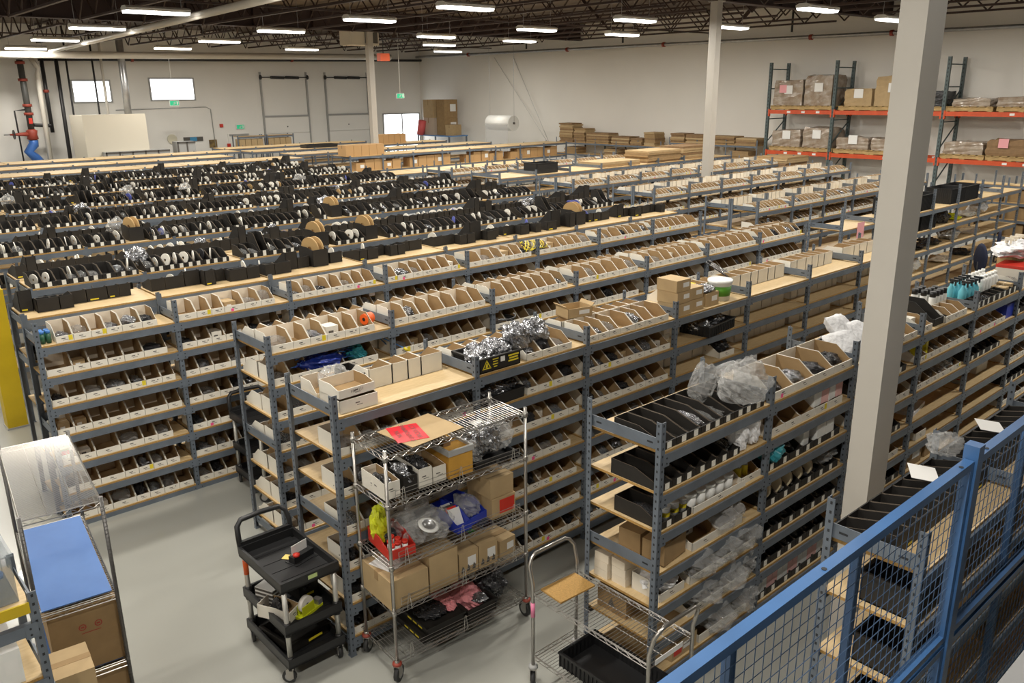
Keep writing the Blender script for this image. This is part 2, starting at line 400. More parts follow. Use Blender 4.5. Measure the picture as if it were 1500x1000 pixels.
def bag_mb(seed, flat=1.0, sub=2):
    r = random.Random(seed); g = MB()
    n, mrows = 18, 11
    ph = [r.uniform(0, 6.28) for _ in range(10)]
    rows_ = []
    for j in range(1, mrows):
        a = math.pi * j / mrows
        for k in range(n):
            b = 2 * math.pi * k / n
            q = 1 + .20 * math.sin(3 * b + ph[0] + 2 * a) + .14 * math.sin(5 * b - 3 * a + ph[1]) + .10 * math.sin(9 * b + 4 * a + ph[2]) + r.uniform(-.13, .13)
            x = .5 * math.sin(a) * math.cos(b) * q; y = .5 * math.sin(a) * math.sin(b) * q; z = .5 + .5 * math.cos(a) * (1 + r.uniform(-.12, .12))
            g.v.append((x, y, max(z, 0) * flat))
    top = len(g.v); g.v.append((r.uniform(-.1, .1), r.uniform(-.1, .1), 1.05 * flat)); bot = len(g.v); g.v.append((0, 0, 0))
    for j in range(mrows - 2):
        for k in range(n):
            k2 = (k + 1) % n; g.face((j * n + k, (j + 1) * n + k, (j + 1) * n + k2, j * n + k2), 0, r.random() < .25)
    for k in range(n):
        k2 = (k + 1) % n; g.face((top, k, k2)); g.face((bot, (mrows - 2) * n + k2, (mrows - 2) * n + k))
    return g
def scaled(g, sx, sy, sz):
    h = MB(); h.v = [(x * sx, y * sy, z * sz) for x, y, z in g.v]; h.f = g.f; h.m = g.m; h.s = g.s; return h
def pillow_mb(a, b, h, seed=0):
    r = random.Random(seed); g = MB(); n = 10
    for s_ in (1, -1):
        for j in range(n + 1):
            for i in range(n + 1):
                u, v = i / n * 2 - 1, j / n * 2 - 1
                z = h / 2 * ((1 - u ** 4) * (1 - v ** 4)) ** .5 * (1 + .12 * r.uniform(-1, 1))
                g.v.append((u * a / 2 * (1 - .06 * (1 - v * v)), v * b / 2 * (1 - .06 * (1 - u * u)), h / 2 + s_ * z))
    m = (n + 1) ** 2
    for j in range(n):
        for i in range(n):
            k = j * (n + 1) + i; g.face((k, k + 1, k + n + 2, k + n + 1), 0, True); g.face((m + k, m + k + n + 1, m + k + n + 2, m + k + 1), 0, True)
    return g
def reel_mb(r, t):
    g = MB(); n = 22; b = len(g.v); hr = r * .22
    for x in (-t / 2, t / 2):
        for R in (r, hr):
            for k in range(n): a = 2 * math.pi * k / n; g.v.append((x, R * math.cos(a), R * math.sin(a)))
    for k in range(n):
        j = (k + 1) % n
        g.face((k, j, n + j, n + k)); g.face((2 * n + k, 3 * n + k, 3 * n + j, 2 * n + j)); g.face((k, 2 * n + k, 2 * n + j, j), 0, True); g.face((n + k, n + j, 3 * n + j, 3 * n + k), 1, True)
    return g
def carton_mb(a, b, c, tape=True):
    g = MB().box(-a / 2, a / 2, -b / 2, b / 2, 0, c)
    if tape: g.box(-a / 2 - .001, a / 2 + .001, -.02, .02, c * .55, c + .001, 1)
    g.quad((-a * .3, -b / 2 - .0015, c * .25), (a * .1, -b / 2 - .0015, c * .25), (a * .1, -b / 2 - .0015, c * .6), (-a * .3, -b / 2 - .0015, c * .6), 2)
    return g
for i in range(5):
    bb = bag_mb(i)
    proto(('clear', i), lambda bb=bb: bb, [M_bag]); proto(('foil', i), lambda bb=bb: bb, [M_foil]); proto(('dark', i), lambda bb=bb: bb, [M_dbag])
for nm, mt in (('cream', M_reel), ('kraft', M_reel_b), ('black', M_reel_k), ('blue', M_reel_u)): proto(('reel', nm), lambda: reel_mb(.08, .012), [mt, M_kraft2])
proto(('box', 0), lambda: carton_mb(1, 1, 1), [M_kraft2, M_cream, M_paper]); proto(('box', 1), lambda: carton_mb(1, 1, 1, False), [M_white, M_cream, M_print])
CONT = {'clear': ('clear_bag', 'clear bag', 'plastic bag', 'clear bags in the bins'), 'foil': ('foil_bag', 'silver bag', 'foil bag', 'silver bags in the bins'),
        'dark': ('dark_bag', 'dark bag', 'plastic bag', 'dark bags in the bins'), 'box': ('small_carton', 'small carton', 'carton', 'small cartons in the bins'), 'reel': ('component_reel', 'round component reel', 'reel', 'component reels in the bins')}
def put(kind, loc, size, where, rz=0, var=None, rot=None):
    k = (kind, var if var is not None else rnd.randrange(5 if kind in ('clear', 'foil', 'dark') else 2))
    nm, ph, cat, grp = CONT[kind]
    if kind == 'reel': ph = {'cream': 'cream', 'kraft': 'brown', 'black': 'black', 'blue': 'blue'}[k[1]] + ' reel'
    spec('c_' + kind, k, loc, rz, nm, ph + ' in ' + where, cat, grp, rot, size)
def bins(desc, bay, lev, x0, x1, yfront, z, d=.30, h=.11, lip=.052, ws=(.13,), black=False, back=False, fill=.5, pal=('clear', 'box', 'foil', 'dark'), skip=0.0, reels=0.0, cut=.42, jh=0.0, start=0, tagw=True, nlab='white cardboard', jd=0.0):
    # a row of bins on one board; back=True turns them to face the far side (yfront is then the far edge)
    x = x0; i = start; dirn = -1 if back else 1
    while True:
        wd = rnd.choice(ws)
        if x + wd > x1: break
        xc = x + wd / 2; x += wd + .0015
        yc0 = yfront + dirn * d * .5
        if any(a - wd / 2 < xc < b + wd / 2 and c < yc0 < e and f < z < g for a, b, c, e, f, g in EXCL):
            i += 1; continue
        if rnd.random() < skip: continue
        hh = round(h * rnd.choice((1, 1, 1, 1.25, 1.6, 2.0)), 3) if jh and rnd.random() < jh else h
        ll = lip if hh < .2 else lip * 1.3
        dd = d + .13 if rnd.random() < jd else d
        sd = rnd.randrange(16 if not black else 3)
        key = proto(('bin', wd, dd, hh, black, sd, cut, tagw), lambda: bin_mb(wd, dd, hh, ll, black, cut, tagw, sd), BMK if black else BMW)
        col = 'black cardboard' if black else nlab
        side = ' facing away' if back else ''
        where = '%s shelf, %s bay of %s' % (LVN[lev], ordn(bay), desc)
        spec('bin_k' if black else 'bin_w', key, (xc, yfront, z), math.pi if back else 0, 'black_parts_bin' if black else 'white_parts_bin',
             '%s %s bin%s, %s' % (ordn(i), col, side, where), 'bin', '%s bins on the shelving' % ('black' if black else 'white'))
        wb = '%s%s bin, %s' % (ordn(i), ' rear' if back else '', where)
        yc = yfront + dirn * d * .5
        if rnd.random() < fill and not back:
            k = rnd.choice(pal)
            if k == 'box':
                a = min(wd * .7, .12); b_ = rnd.uniform(.08, .16); c = rnd.uniform(.05, .1)
                put('box', (xc, yc + rnd.uniform(-.02, .05), z + .005), (a, b_, c), wb)
            else:
                s = wd * .92
                put(k, (xc, yc - .02, z + .005), (s * .8, d * .62, rnd.uniform(.05, .11) * (hh / .11) ** .5), wb)
        if rnd.random() < reels:
            nr = 1 if wd < .14 else rnd.choice((1, 2))
            for q in range(nr):
                rr = rnd.choice((.8, .95, 1.0)) * min(1.0, hh / .12)
                v = rnd.choices(('cream', 'kraft', 'black', 'blue'), (14, 1.2, 1.5, .6))[0]
                sgn = rnd.uniform(-.5, .5)
                put('reel', (xc + (q - nr / 2 + .5) * .03, yc + dirn * rnd.uniform(-.02, .04), z + .006 + .082 * rr), (rr,) * 3, wb + (' right' if q else ''), rot=(0, sgn * .35, rnd.uniform(-.5, .5)), var=v)
        i += 1
    return i

def flush_specs(limits):
    for kind, L in SPECS.items():
        for s in L:
            q = proj(s['loc']); ok = q is not None and -20 < q[0] < 1520 and -20 < q[1] < 1020 and not hidden(s['loc'])
            s['pri'] = (0 if ok else 1, (s['loc'] - Vector((0, 0, CAMZ))).length)
        L.sort(key=lambda s: s['pri'])
        n = limits.get(kind, 300)
        ind = [s for s in L[:n] if s['pri'][0] == 0]; rest = [s for s in L if s['pri'][0] == 0][len(ind):] + [s for s in L if s['pri'][0] == 1]
        for s in ind:
            P = PROTO[s['key']]
            if P[2] is None: P[2] = P[0].mesh(s['name'], P[1])
            o = obj(s['name'], P[2], None, s['loc'], rot=s['rot'])
            if s['sc'] != 1.0: o.scale = s['sc']
            tag(o, s['label'], s['cat'], s['group'])
        if not rest: continue
        mats = []; V = []; FC = []; MI = []; SM = []; base = 0
        for s in rest:
            g, ms, _ = PROTO[s['key']]
            mm = []
            for m in ms:
                if m not in mats: mats.append(m)
                mm.append(mats.index(m))
            sc = s['sc'] if s['sc'] != 1.0 else (1, 1, 1)
            from mathutils import Euler
            mx = np.array(Euler(s['rot']).to_matrix()) @ np.diag(sc)
            V.append(np.array(g.v) @ mx.T + np.array(s['loc']))
            FC += [tuple(i + base for i in f) for f in g.f]; MI += [mm[i] for i in g.m]; SM += g.s; base += len(g.v)
        me = bpy.data.meshes.new(kind); me.from_pydata(np.concatenate(V).tolist(), [], FC)
        for m in mats: me.materials.append(m)
        me.polygons.foreach_set('material_index', MI); me.polygons.foreach_set('use_smooth', SM); me.update()
        s = rest[0]
        lab, cat = {'bin_w': ('far white cardboard bins packed along the remaining shelves', 'bin'), 'bin_k': ('far black cardboard bins packed along the remaining shelves', 'bin'),
               'c_clear': ('clear plastic bags spilling from the farther bins', 'plastic bag'), 'c_foil': ('silver bags lying in the farther bins', 'foil bag'), 'c_dark': ('dark bags lying in the farther bins', 'plastic bag'),
               'c_box': ('small cartons lying in the farther bins', 'carton'), 'c_reel': ('white component reels standing in the farther bins', 'reel')}[kind]
        o = obj({'bin_w': 'white_parts_bins', 'bin_k': 'black_parts_bins', 'c_clear': 'clear_bags', 'c_foil': 'foil_bags', 'c_dark': 'dark_bags', 'c_box': 'small_cartons', 'c_reel': 'component_reels'}[kind], me)
        tag(o, lab, cat, None, 'stuff')
    print({k: len(v) for k, v in SPECS.items()})

# ---- rows nearest the camera
R0, R2, R3, R4, R5 = 'shelving behind blue mesh', 'shelving beside chrome trolley', 'shelving behind wire rack', 'shelving with orange roll', 'shelving beside yellow column'
LV3 = [1.86, 1.57, 1.27, 0.98, 0.70, 0.43, 0.16]
LV2 = [1.82, 1.54, 1.27, 0.975, 0.72, 0.465, 0.19]
LV0 = [1.80, 1.50, 1.15, 0.80, 0.45, 0.12]
Y0, Y2, Y3, Y4, Y5, Y6 = 1.23, 2.84, 4.61, 6.22, 8.03, 8.50
X0, X2, X3, X4, X5, X6 = 3.58, 3.73, 2.52, 2.84, 1.53, 1.55
D0, D2, D3, D4, D5, D6 = 0.47, 0.60, 0.65, 0.65, 0.45, 0.60
row(R0, X0, Y0, D0, 4, LV0, near=True)
row(R2, X2, Y2, D2, 6, LV2, near=True)
row(R3, X3, Y3, D3, 7, LV3, near=True)
row(R4, X4, Y4, D4, 7, LV3, near=True)
row(R5, X5, Y5, D5, 8, [z + .0 for z in LV], near=True)
R6 = 'first black-bin row'
row(R6, X6, Y6, D6, 8, [1.96, 1.55, 1.05, .55, .1], h=2.0, flush=True)

# R5: white bins on every board
for b in range(8):
    for l, z in enumerate(LV):
        bins(R5, b, l, X5 + b * BW + (.03 if (b or l) else .15), X5 + (b + 1) * BW - .03, Y5 + .02, z, .30, .15, .060, (.13, .14, .145, .15, .15, .18, .22), fill=.5, pal=('clear', 'clear', 'box', 'dark', 'foil'))
# R4: white bins front and rear
for b in range(7):
    for l, z in enumerate(LV3):
        xs = X4 + b * BW + .03; xe = X4 + (b + 1) * BW - .03
        bins(R4, b, l, xs, xe, Y4 + .02, z, .29, .15, .062, (.14, .15, .16, .18, .2), fill=.5 if l else .35, pal=('clear', 'clear', 'box', 'dark', 'foil'))
        bins(R4, b, l, xs, xe, Y4 + D4 - .02, z, .30, .14, .05, (.14, .15, .18), back=True)
# R3
for b in range(7):
    for l, z in enumerate(LV3):
        xs = X3 + b * BW + .03; xe = X3 + (b + 1) * BW - .03
        if l == 0:
            if b == 0: bins(R3, b, l, xs + .44, xe - .05, Y3 + D3 - .03, z, .30, .15, .06, (.12, .14, .2), back=True)
            elif b == 1:
                bins(R3, b, l, xs + .50, xe, Y3 + .02, z, .30, .13, .055, (.17, .14, .2), fill=.95, pal=('foil', 'foil', 'dark', 'clear'))
                bins(R3, b, l, xs, xe, Y3 + D3 - .02, z, .28, .12, .05, (.15,), back=True, fill=.6)
            elif b == 2:
                bins(R3, b, l, xs, xe, Y3 + .02, z, .30, .13, .055, (.12, .14, .2), fill=.6, pal=('clear', 'foil', 'box'))
                bins(R3, b, l, xs, xe, Y3 + D3 - .02, z, .28, .12, .05, (.15,), back=True)
            elif b == 3: bins(R3, b, l, xs + .30, xe, Y3 + D3 - .02, z, .33, .15, .06, (.17, .2), back=True)
            else: bins(R3, b, l, xs, xe - .05, Y3 + D3 - .02, z, .36, .15, .06, (.14, .2, .3), back=True)
        elif b <= 2 and l >= 1:
            bins(R3, b, l, xs + (.50 if (b == 1 and l == 1) else 0), xe, Y3 + .02, z, .30, .13, .055, (.13, .15, .17, .2), fill=.75, pal=('dark', 'dark', 'foil', 'clear', 'box'))
            if b: bins(R3, b, l, xs, xe, Y3 + D3 - .02, z, .30, .13, .05, (.15, .2), back=True)
        else:
            bins(R3, b, l, xs, xe, Y3 + D3 - .02, z, .39, .17, .06, (.12, .15, .2, .26), back=True, skip=.06)
# R2
for l, z in enumerate(LV2):
    for b in range(6):
        xs = X2 + b * BW + .035; xe = X2 + (b + 1) * BW - .035
        if b == 0 and l in (0, 1): bins(R2, b, l, xs - (.0 if l == 0 else .02), xe - (.02 if l == 0 else .27), Y2 + .02, z, .40, .105, .05, (.115, .125), True, fill=.25, pal=('clear', 'foil'), cut=.5)
        elif b == 0 and l == 2: bins(R2, b, l, xs, xs + .36, Y2 + .02, z, .38, .11, .05, (.15, .17), True, fill=1, pal=('dark', 'foil'))
        elif b == 0: bins(R2, b, l, xs + (.36 if l < 6 else .5), xe, Y2 + .02, z, .40, .13, .06, (.22, .28, .3), fill=1.0, pal=('clear', 'clear', 'box') if l < 4 else ('clear', 'foil', 'clear'))
        elif b == 1 and l == 0: bins(R2, b, l, xs, xe, Y2 + .02, z, .33, .15, .06, (.285,), fill=1, pal=('dark', 'foil', 'dark'))
        elif b == 1 and l == 1: bins(R2, b, l, xs, xe, Y2 + .02, z, .33, .14, .06, (.2, .22), fill=.7, pal=('box', 'clear'))
        elif b == 1 and l in (3, 4, 5): bins(R2, b, l, xs, xe, Y2 + .02, z, .33, .12, .055, (.16, .2), True, fill=.8, pal=('clear', 'dark', 'clear'), reels=.6 if l == 3 else .15)
        elif b == 1: bins(R2, b, l, xs, xe, Y2 + .02, z, .33, .12, .055, (.15, .2), rnd.random() < .3, fill=.9, pal=('clear', 'box', 'box', 'foil'))
        elif b == 2: bins(R2, b, l, xs, xe, Y2 + .02, z, .33, .12, .055, (.14, .2), l % 2 == 1, fill=.8, pal=('clear', 'box', 'dark'))
        elif b == 3 and l in (1, 2): bins(R2, b, l, xs, xe, Y2 + .02, z, .33, .11, .05, (.16, .2), fill=.9, pal=('box', 'clear', 'dark'))
        elif b == 3 and l == 0:
            bins(R2, b, l, xs, xs + .23, Y2 + .02, z, .33, .12, .06, (.15, .2), False, fill=.5); bins(R2, b, l, xs + .50, xe, Y2 + .02, z, .20, .11, .06, (.15, .17), False, start=1)
        elif b == 4 and l == 0: bins(R2, b, l, xs, xe, Y2 + .02, z, .13, .075, .065, (.13, .16), True, cut=.9)
        elif b == 4 and l in (1, 2): bins(R2, b, l, xs, xe - .2, Y2 + .02, z, .33, .11, .05, (.15, .2), l == 2, fill=.8, pal=('clear', 'dark', 'box'))
        elif b == 5: bins(R2, b, l, xs, xe, Y2 + .02, z, .33, .12, .055, (.15, .2), l % 3 == 1, fill=.8)
# R0: black bins turned to the far side on the top board, black boxes below
for b in range(4):
    xs = X0 + b * BW + .03; xe = X0 + (b + 1) * BW - .03
    bins(R0, b, 0, xs, xe, Y0 + D0 - .02, LV0[0], .30, .12, .06, (.118, .13), True, back=True, cut=.85)
    for l in (1, 2, 3):
        bins(R0, b, l, xs, xe if b == 0 and l == 1 else xs + .5, Y0 + D0 - .02, LV0[l], .30, .17, .08, (.15, .2), True, back=True, skip=.1, cut=.7)
# R6: black bins at the back of the top board
for b in range(8):
    xs = X6 + b * BW + .03; xe = X6 + (b + 1) * BW - .02
    bins(R6, b, 0, xs, xe, Y6 + D6 - .02, 1.96, .27, .13, .06, (.11, .12, .15, .17, .2), True, back=True, skip=.02, jh=.3, reels=.3, cut=.8, jd=.35)
    if b < 2: bins(R6, b, 1, xs, xe, Y6 + .03, 1.55, .30, .15, .06, (.12, .15), True)

# ---- black-bin rows behind
YB = [10.12, 12.45, 14.80, 17.20, 19.55, 22.0]
for r, y in enumerate(YB):
    desc = '%s black-bin row' % ordn(r + 1)
    xs0 = 1.95
    row(desc + ' front', xs0, y, .58, 8, [1.90, 1.50, 0.95, .4], h=1.92, flush=True)
    row(desc + ' rear', xs0, y + .60, .58, 8, [1.90, 1.50], h=1.92, flush=True)
    for b in range(8):
        xs = xs0 + b * BW + .025; xe = xs0 + (b + 1) * BW - .02
        bins(desc, b, 0, xs, xe, y + .02, 1.90, .35, .14, .058, (.105, .12, .13, .15), True, fill=.22, pal=('clear', 'foil', 'clear'), reels=.46, jh=.15, cut=.55)
        bins(desc, b, 0, xs, xe, y + 1.16, 1.90, .42, .15, .055, (.11, .12, .15), True, back=True, reels=.65, jh=.3, skip=.05, cut=.7)
        if r < 3: bins(desc, b, 1, xs, xe, y + .02, 1.50, .33, .12, .052, (.12, .15), True, fill=.2, reels=.2)
# ---- bare wood rows at the far left
for r, (y, n) in enumerate(((24.4, 9), (26.8, 8), (29.0, 9))):
    row('%s bare wood row at far left' % ordn(r), 1.95, y, 1.15, n, [1.97, 1.5, .9], h=2.0, flush=True)

# ---- block beyond the cross aisle
def white_row(desc, x0, y, n, pair=True, w=1.17, front=True, rear=True, lv=(1.82, 1.5, 1.2, .9, .5), dep=.55, empty=(), h=2.02):
    row(desc + (' front' if pair else ''), x0, y, dep, n, list(lv), near=False, w=w, h=h, sides='all')
    if pair: row(desc + ' rear', x0, y + dep + .02, dep, n, list(lv)[:2], w=w, h=h)
    yb = y + dep * (2 if pair else 1)
    for b in range(n):
        xs = x0 + b * w + .03; xe = x0 + (b + 1) * w - .03
        if front and b not in empty: bins(desc, b, 0, xs, xe, y + .02, lv[0], .33, .12, .055, (.1, .12, .14, .17), fill=.35, pal=('clear', 'box', 'foil', 'clear'))
        if rear: bins(desc, b, 0, xs, xe, yb, lv[0], .30, .15, .06, (.12, .15, .2), back=True, skip=.05)
        for l in (1, 2):
            bins(desc, b, l, xs, xe, y + .02, lv[l], .33, .12, .055, (.12, .14, .17), fill=.4, pal=('clear', 'box', 'dark'))
LVe = [1.70, 1.32, .93, .50, .1]
row('tall open shelving with black totes', 12.85, 6.40, .58, 7, LVe, near=True, w=1.17, h=2.08)
white_row('first far white-bin row', 13.02, 8.06, 6)
white_row('second far white-bin row', 13.42, 10.70, 7, empty=())
white_row('third far white-bin row', 13.60, 13.15, 8)
row('far bare-board row with folded cartons', 13.4, 15.45, 1.1, 8, [1.88, 1.5, 1.0], h=2.02)
white_row('fourth far white-bin row', 13.6, 17.6, 6, rear=False)
row('far low bare-board row', 13.1, 19.9, 1.1, 5, [1.70, 1.3], h=1.9, flush=True)
for r, (x0, y, n) in enumerate(((14.1, 23.5, 8), (13.4, 25.8, 7), (13.0, 28.2, 7), (13.0, 30.5, 5))):
    row('%s bare wood row at far right' % ordn(r), x0, y, 1.15, n, [1.97, 1.50, 1.0], h=2.0, flush=True)

# ------------------------------------------------------------------ generic loose things
def carton(label, loc, size, rz=0.0, m=None, tape=True, paper=True, name='carton', cat='carton', group=None, flaps=False, rot=None):
    a, b, c = size; m = m or M_kraft2
    t = thing(name, label, cat, loc, rz, group)
    if rot: t.rotation_euler = rot
    if flaps:
        g = MB().box(-a / 2, a / 2, -b / 2, b / 2, 0, .006)
        g.box(-a / 2, -a / 2 + .005, -b / 2, b / 2, 0, c).box(a / 2 - .005, a / 2, -b / 2, b / 2, 0, c).box(-a / 2, a / 2, -b / 2, -b / 2 + .005, 0, c).box(-a / 2, a / 2, b / 2 - .005, b / 2, 0, c)
        obj('body', g, t, mats=[m])
        for s in (-1, 1):
            q = MB().box(-.003, .003, -b / 2, b / 2, 0, c * .4); obj('flap', q, t, (s * a / 2, 0, c), rot=(0, s * .7, 0), mats=[m])
    else:
        obj('body', B(-a / 2, a / 2, -b / 2, b / 2, 0, c), t, mats=[m])
        if tape: obj('tape', MB().box(-a / 2 - .001, a / 2 + .001, -.025, .025, c, c + .0015).box(-a / 2 - .0015, -a / 2, -.025, .025, c * .7, c).box(a / 2, a / 2 + .0015, -.025, .025, c * .7, c), t, mats=[M_kraft])
    if paper: obj('paper_label', MB().quad((-a * .05, -b / 2 - .002, c * .35), (a * .38, -b / 2 - .002, c * .35), (a * .38, -b / 2 - .002, c * .75), (-a * .05, -b / 2 - .002, c * .75)), t, mats=[M_paper])
    return t
def fine_bag_mb(seed):
    g = MB(); n, mr = 34, 20; off = Vector((seed * 7.3, seed * 3.1, seed * 1.7))
    for j in range(1, mr):
        a = math.pi * j / mr
        for k in range(n):
            b = 2 * math.pi * k / n; v = Vector((math.sin(a) * math.cos(b), math.sin(a) * math.sin(b), math.cos(a)))
            q = 1 + .38 * mnoise.noise(v * 1.6 + off) + .40 * (.35 - abs(mnoise.noise(v * 2.6 + off))) + .26 * (.3 - abs(mnoise.noise(v * 5.0 + off))) + .10 * (.25 - abs(mnoise.noise(v * 11 + off)))
            g.v.append((.5 * v.x * q, .5 * v.y * q, max(.5 + .5 * v.z * q, 0)))
    top = len(g.v); g.v.append((0, 0, 1.0)); bot = len(g.v); g.v.append((0, 0, 0))
    for j in range(mr - 2):
        for k in range(n):
            k2 = (k + 1) % n; g.face((j * n + k, (j + 1) * n + k, (j + 1) * n + k2), 0, False); g.face((j * n + k, (j + 1) * n + k2, j * n + k2), 0, (j + k) % 3 == 0)
    for k in range(n):
        k2 = (k + 1) % n; g.face((top, k, k2), 0, True); g.face((bot, (mr - 2) * n + k2, (mr - 2) * n + k), 0, True)
    return g
FINE = {}
def bag(label, loc, size, m=None, seed=0, rz=0.0, name='plastic_bag', cat='plastic bag', group=None):
    if seed not in FINE: FINE[seed] = fine_bag_mb(seed)
    o = obj(name, scaled(FINE[seed], *size), None, loc, rz, mats=[m or M_bag]); return tag(o, label, cat, group)
def bigbin(label, loc, size, lip, m, rz=0.0, name='plastic_bin', cat='bin', cut=.42, group=None):
    g = bin_mb(size[0], size[1], size[2], lip, False, cut, seed=8)
    o = obj(name, g, None, loc, rz, mats=[m, m, m, m, m, m, m] if m else BMW); return tag(o, label, cat, group)
def tray(label, loc, size, rz=0.0, m=None, ribs=True, name='black_tray', cat='tray', group=None):
    a, b, c = size; t = .008; m = m or M_plas_k
    g = MB().box(-a / 2, a / 2, -b / 2, b / 2, 0, .008)
    g.box(-a / 2, -a / 2 + t, -b / 2, b / 2, 0, c).box(a / 2 - t, a / 2, -b / 2, b / 2, 0, c).box(-a / 2, a / 2, -b / 2, -b / 2 + t, 0, c).box(-a / 2, a / 2, b / 2 - t, b / 2, 0, c)
    th = thing(name, label, cat, loc, rz, group); obj('body', g, th, mats=[m])
    rim = MB().box(-a / 2 - .012, a / 2 + .012, -b / 2 - .012, -b / 2 + .004, c - .014, c).box(-a / 2 - .012, a / 2 + .012, b / 2 - .004, b / 2 + .012, c - .014, c).box(-a / 2 - .012, -a / 2 + .004, -b / 2, b / 2, c - .014, c).box(a / 2 - .004, a / 2 + .012, -b / 2, b / 2, c - .014, c)
    obj('rim', rim, th, mats=[m])
    if ribs:
        q = MB(); n = int(a / .035)
        for k in range(n + 1):
            x = -a / 2 + k * a / n
            for s in (-1, 1): q.box(x - .003, x + .003, s * b / 2 - .008, s * b / 2 + .008, 0, c - .014)
        n = int(b / .035)
        for k in range(n + 1):
            y = -b / 2 + k * b / n
            for s in (-1, 1): q.box(s * a / 2 - .008, s * a / 2 + .008, y - .003, y + .003, 0, c - .014)
        obj('rib', q, th, mats=[m])
    return th
def caster(parent, x, y, r=.055, w=.028, top=.14, rz=0.0, collar=None):
    c = obj('caster', MB().box(-.022, .022, -.022, .022, top - .012, top).box(-.021, -.018, -.018, .035, r * .8, top - .01).box(.018, .021, -.018, .035, r * .8, top - .01), parent, (x, y, 0), rz, mats=[M_chrome])
    obj('wheel', MB().cyl((-w / 2, .018, r), (w / 2, .018, r), r, 18, 0, cm=0).cyl((-w / 2 - .002, .018, r), (w / 2 + .002, .018, r), r * .6, 12, 1), c, mats=[M_rubber, M_grey])
    if collar: obj('bumper', MB().lathe([(.016, top - .005), (.034, top), (.034, top + .015), (.016, top + .022)], 12), c, mats=[collar])
def wire_shelf_mb(L, D, pitch=.026, r=.0022, along='y', trusses=True, rails=True):
    g = MB()
    n = int(L / pitch)
    for k in range(n + 1):
        x = L * k / n; g.wire((x, 0, 0), (x, D, 0), r)
    for y in (0, D * .33, D * .67, D): g.wire((0, y, -.006), (L, y, -.006), r * 1.5)
    if trusses:
        for (p, q) in (((0, 0), (L, 0)), ((0, D), (L, D)), ((0, 0), (0, D)), ((L, 0), (L, D))):
            for z, rr in ((.002, .0035), (-.030, .0035)): g.wire((*p, z), (*q, z), rr)
            d = math.hypot(q[0] - p[0], q[1] - p[1]); m = max(4, int(d / .045)); m += m % 2
            for k in range(m):
                a, b = k / m, (k + 1) / m; za, zb = (.0, -.028) if k % 2 == 0 else (-.028, 0)
                g.wire((p[0] + (q[0] - p[0]) * a, p[1] + (q[1] - p[1]) * a, za), (p[0] + (q[0] - p[0]) * b, p[1] + (q[1] - p[1]) * b, zb), .002)
    return g
def ledge_mb(L, x0=.06, gap=True):
    g = MB()
    for z in (.03, .055, .085): g.wire((x0, -.004, z), (L - x0, -.004, z), .0022)
    for x in (x0 + .06, L / 2, L - x0 - .06):
        g.wire((x - .018, -.008, -.03), (x - .005, -.008, .10), .0024); g.wire((x + .018, -.008, -.03), (x + .005, -.008, .10), .0024); g.wire((x - .005, -.008, .10), (x + .005, -.008, .10), .0024)
    for x in (x0, L - x0): g.wire((x, -.004, .03), (x, -.004, .085), .0022)
    return g

# ------------------------------------------------------------------ chrome wire rack on casters
RX, RY, RRZ, RL, RD = 2.605, 4.165, math.radians(-2.5), 1.17, .42
RZ = [1.70, 1.36, .91, .56, .17]
rack = thing('wire_rack', 'chrome wire rack on casters with five shelves, beside the black cart', 'wire rack', (RX, RY, 0), RRZ)
for x, y in ((0, 0), (RL, 0), (0, RD), (RL, RD)):
    obj('post', MB().cyl((x, y, .14), (x, y, 1.745), .0125, 10), rack, mats=[M_chrome]); caster(rack, x, y, .06, .03, .14, rnd.uniform(-1, 1), M_rust)
ws = wire_shelf_mb(RL, RD).mesh('wire_shelf', [M_chrome]); lg = ledge_mb(RL).mesh('ledge', [M_chrome]); cl = MB().cyl((0, 0, -.03), (0, 0, .008), .019, 10).mesh('shelf_collar', [M_chrome])
for k, z in enumerate(RZ):
    sh = obj('wire_shelf', ws, rack, (0, 0, z))
    for x, y in ((0, 0), (RL, 0), (0, RD), (RL, RD)): obj('shelf_collar', cl, sh, (x, y, 0))
    if k: obj('ledge', lg, sh)
Rm = Matrix.Translation((RX, RY, 0)) @ Matrix.Rotation(RRZ, 4, 'Z')
def onrack(x, y, k, dz=.004): return tuple(Rm @ Vector((x, y, RZ[k] + dz)))
o = obj('kraft_sheet', MB().box(-.23, .23, -.19, .19, 0, .003).xf(Matrix.Rotation(math.radians(7), 4, 'Z')), None, onrack(.42, .225, 0), RRZ, mats=[M_kraft2]); tag(o, 'sheet of brown kraft board lying on the wire rack top', 'cardboard')
sg = thing('red_sign', 'glossy red paper notice lying on the kraft sheet on the wire rack', 'paper notice', onrack(.315, .23, 0, .0085), RRZ + math.radians(-14))
obj('sheet', MB().box(-.11, .11, -.14, .14, 0, .0015), sg, mats=[mat('red_paper', (.78, .045, .06), .16, coat=.6)])
for i, tx in enumerate(('NON', 'CONFORMING', 'PRODUCT')): obj('lettering', text_mesh(tx, .046 if i == 1 else .05, M_print), sg, (-.062 + .062 * i, 0, .0026), math.pi / 2)
bigbin('white cardboard bin at the left of the wire rack second shelf', onrack(.075, .06, 1), (.12, .30, .13), .12, None, RRZ, 'white_parts_bin')
bag('small yellow-marked silver bag in the white bin at rack left', onrack(.075, .19, 1, .02), (.10, .2, .10), M_foil, 3, 0, 'foil_bag', 'foil bag')
bigbin('black cardboard bin with shiny bags on the wire rack second shelf', onrack(.215, .06, 1), (.11, .30, .13), .12, M_black, RRZ, 'black_parts_bin')
bag('crinkled silver bag in the black bin on the wire rack', onrack(.215, .18, 1, .03), (.10, .22, .13), M_foil, 1, 0, 'foil_bag', 'foil bag')
bigbin('tall white bin right of the black bin on wire rack', onrack(.335, .06, 1), (.11, .30, .15), .14, None, RRZ, 'white_parts_bin')
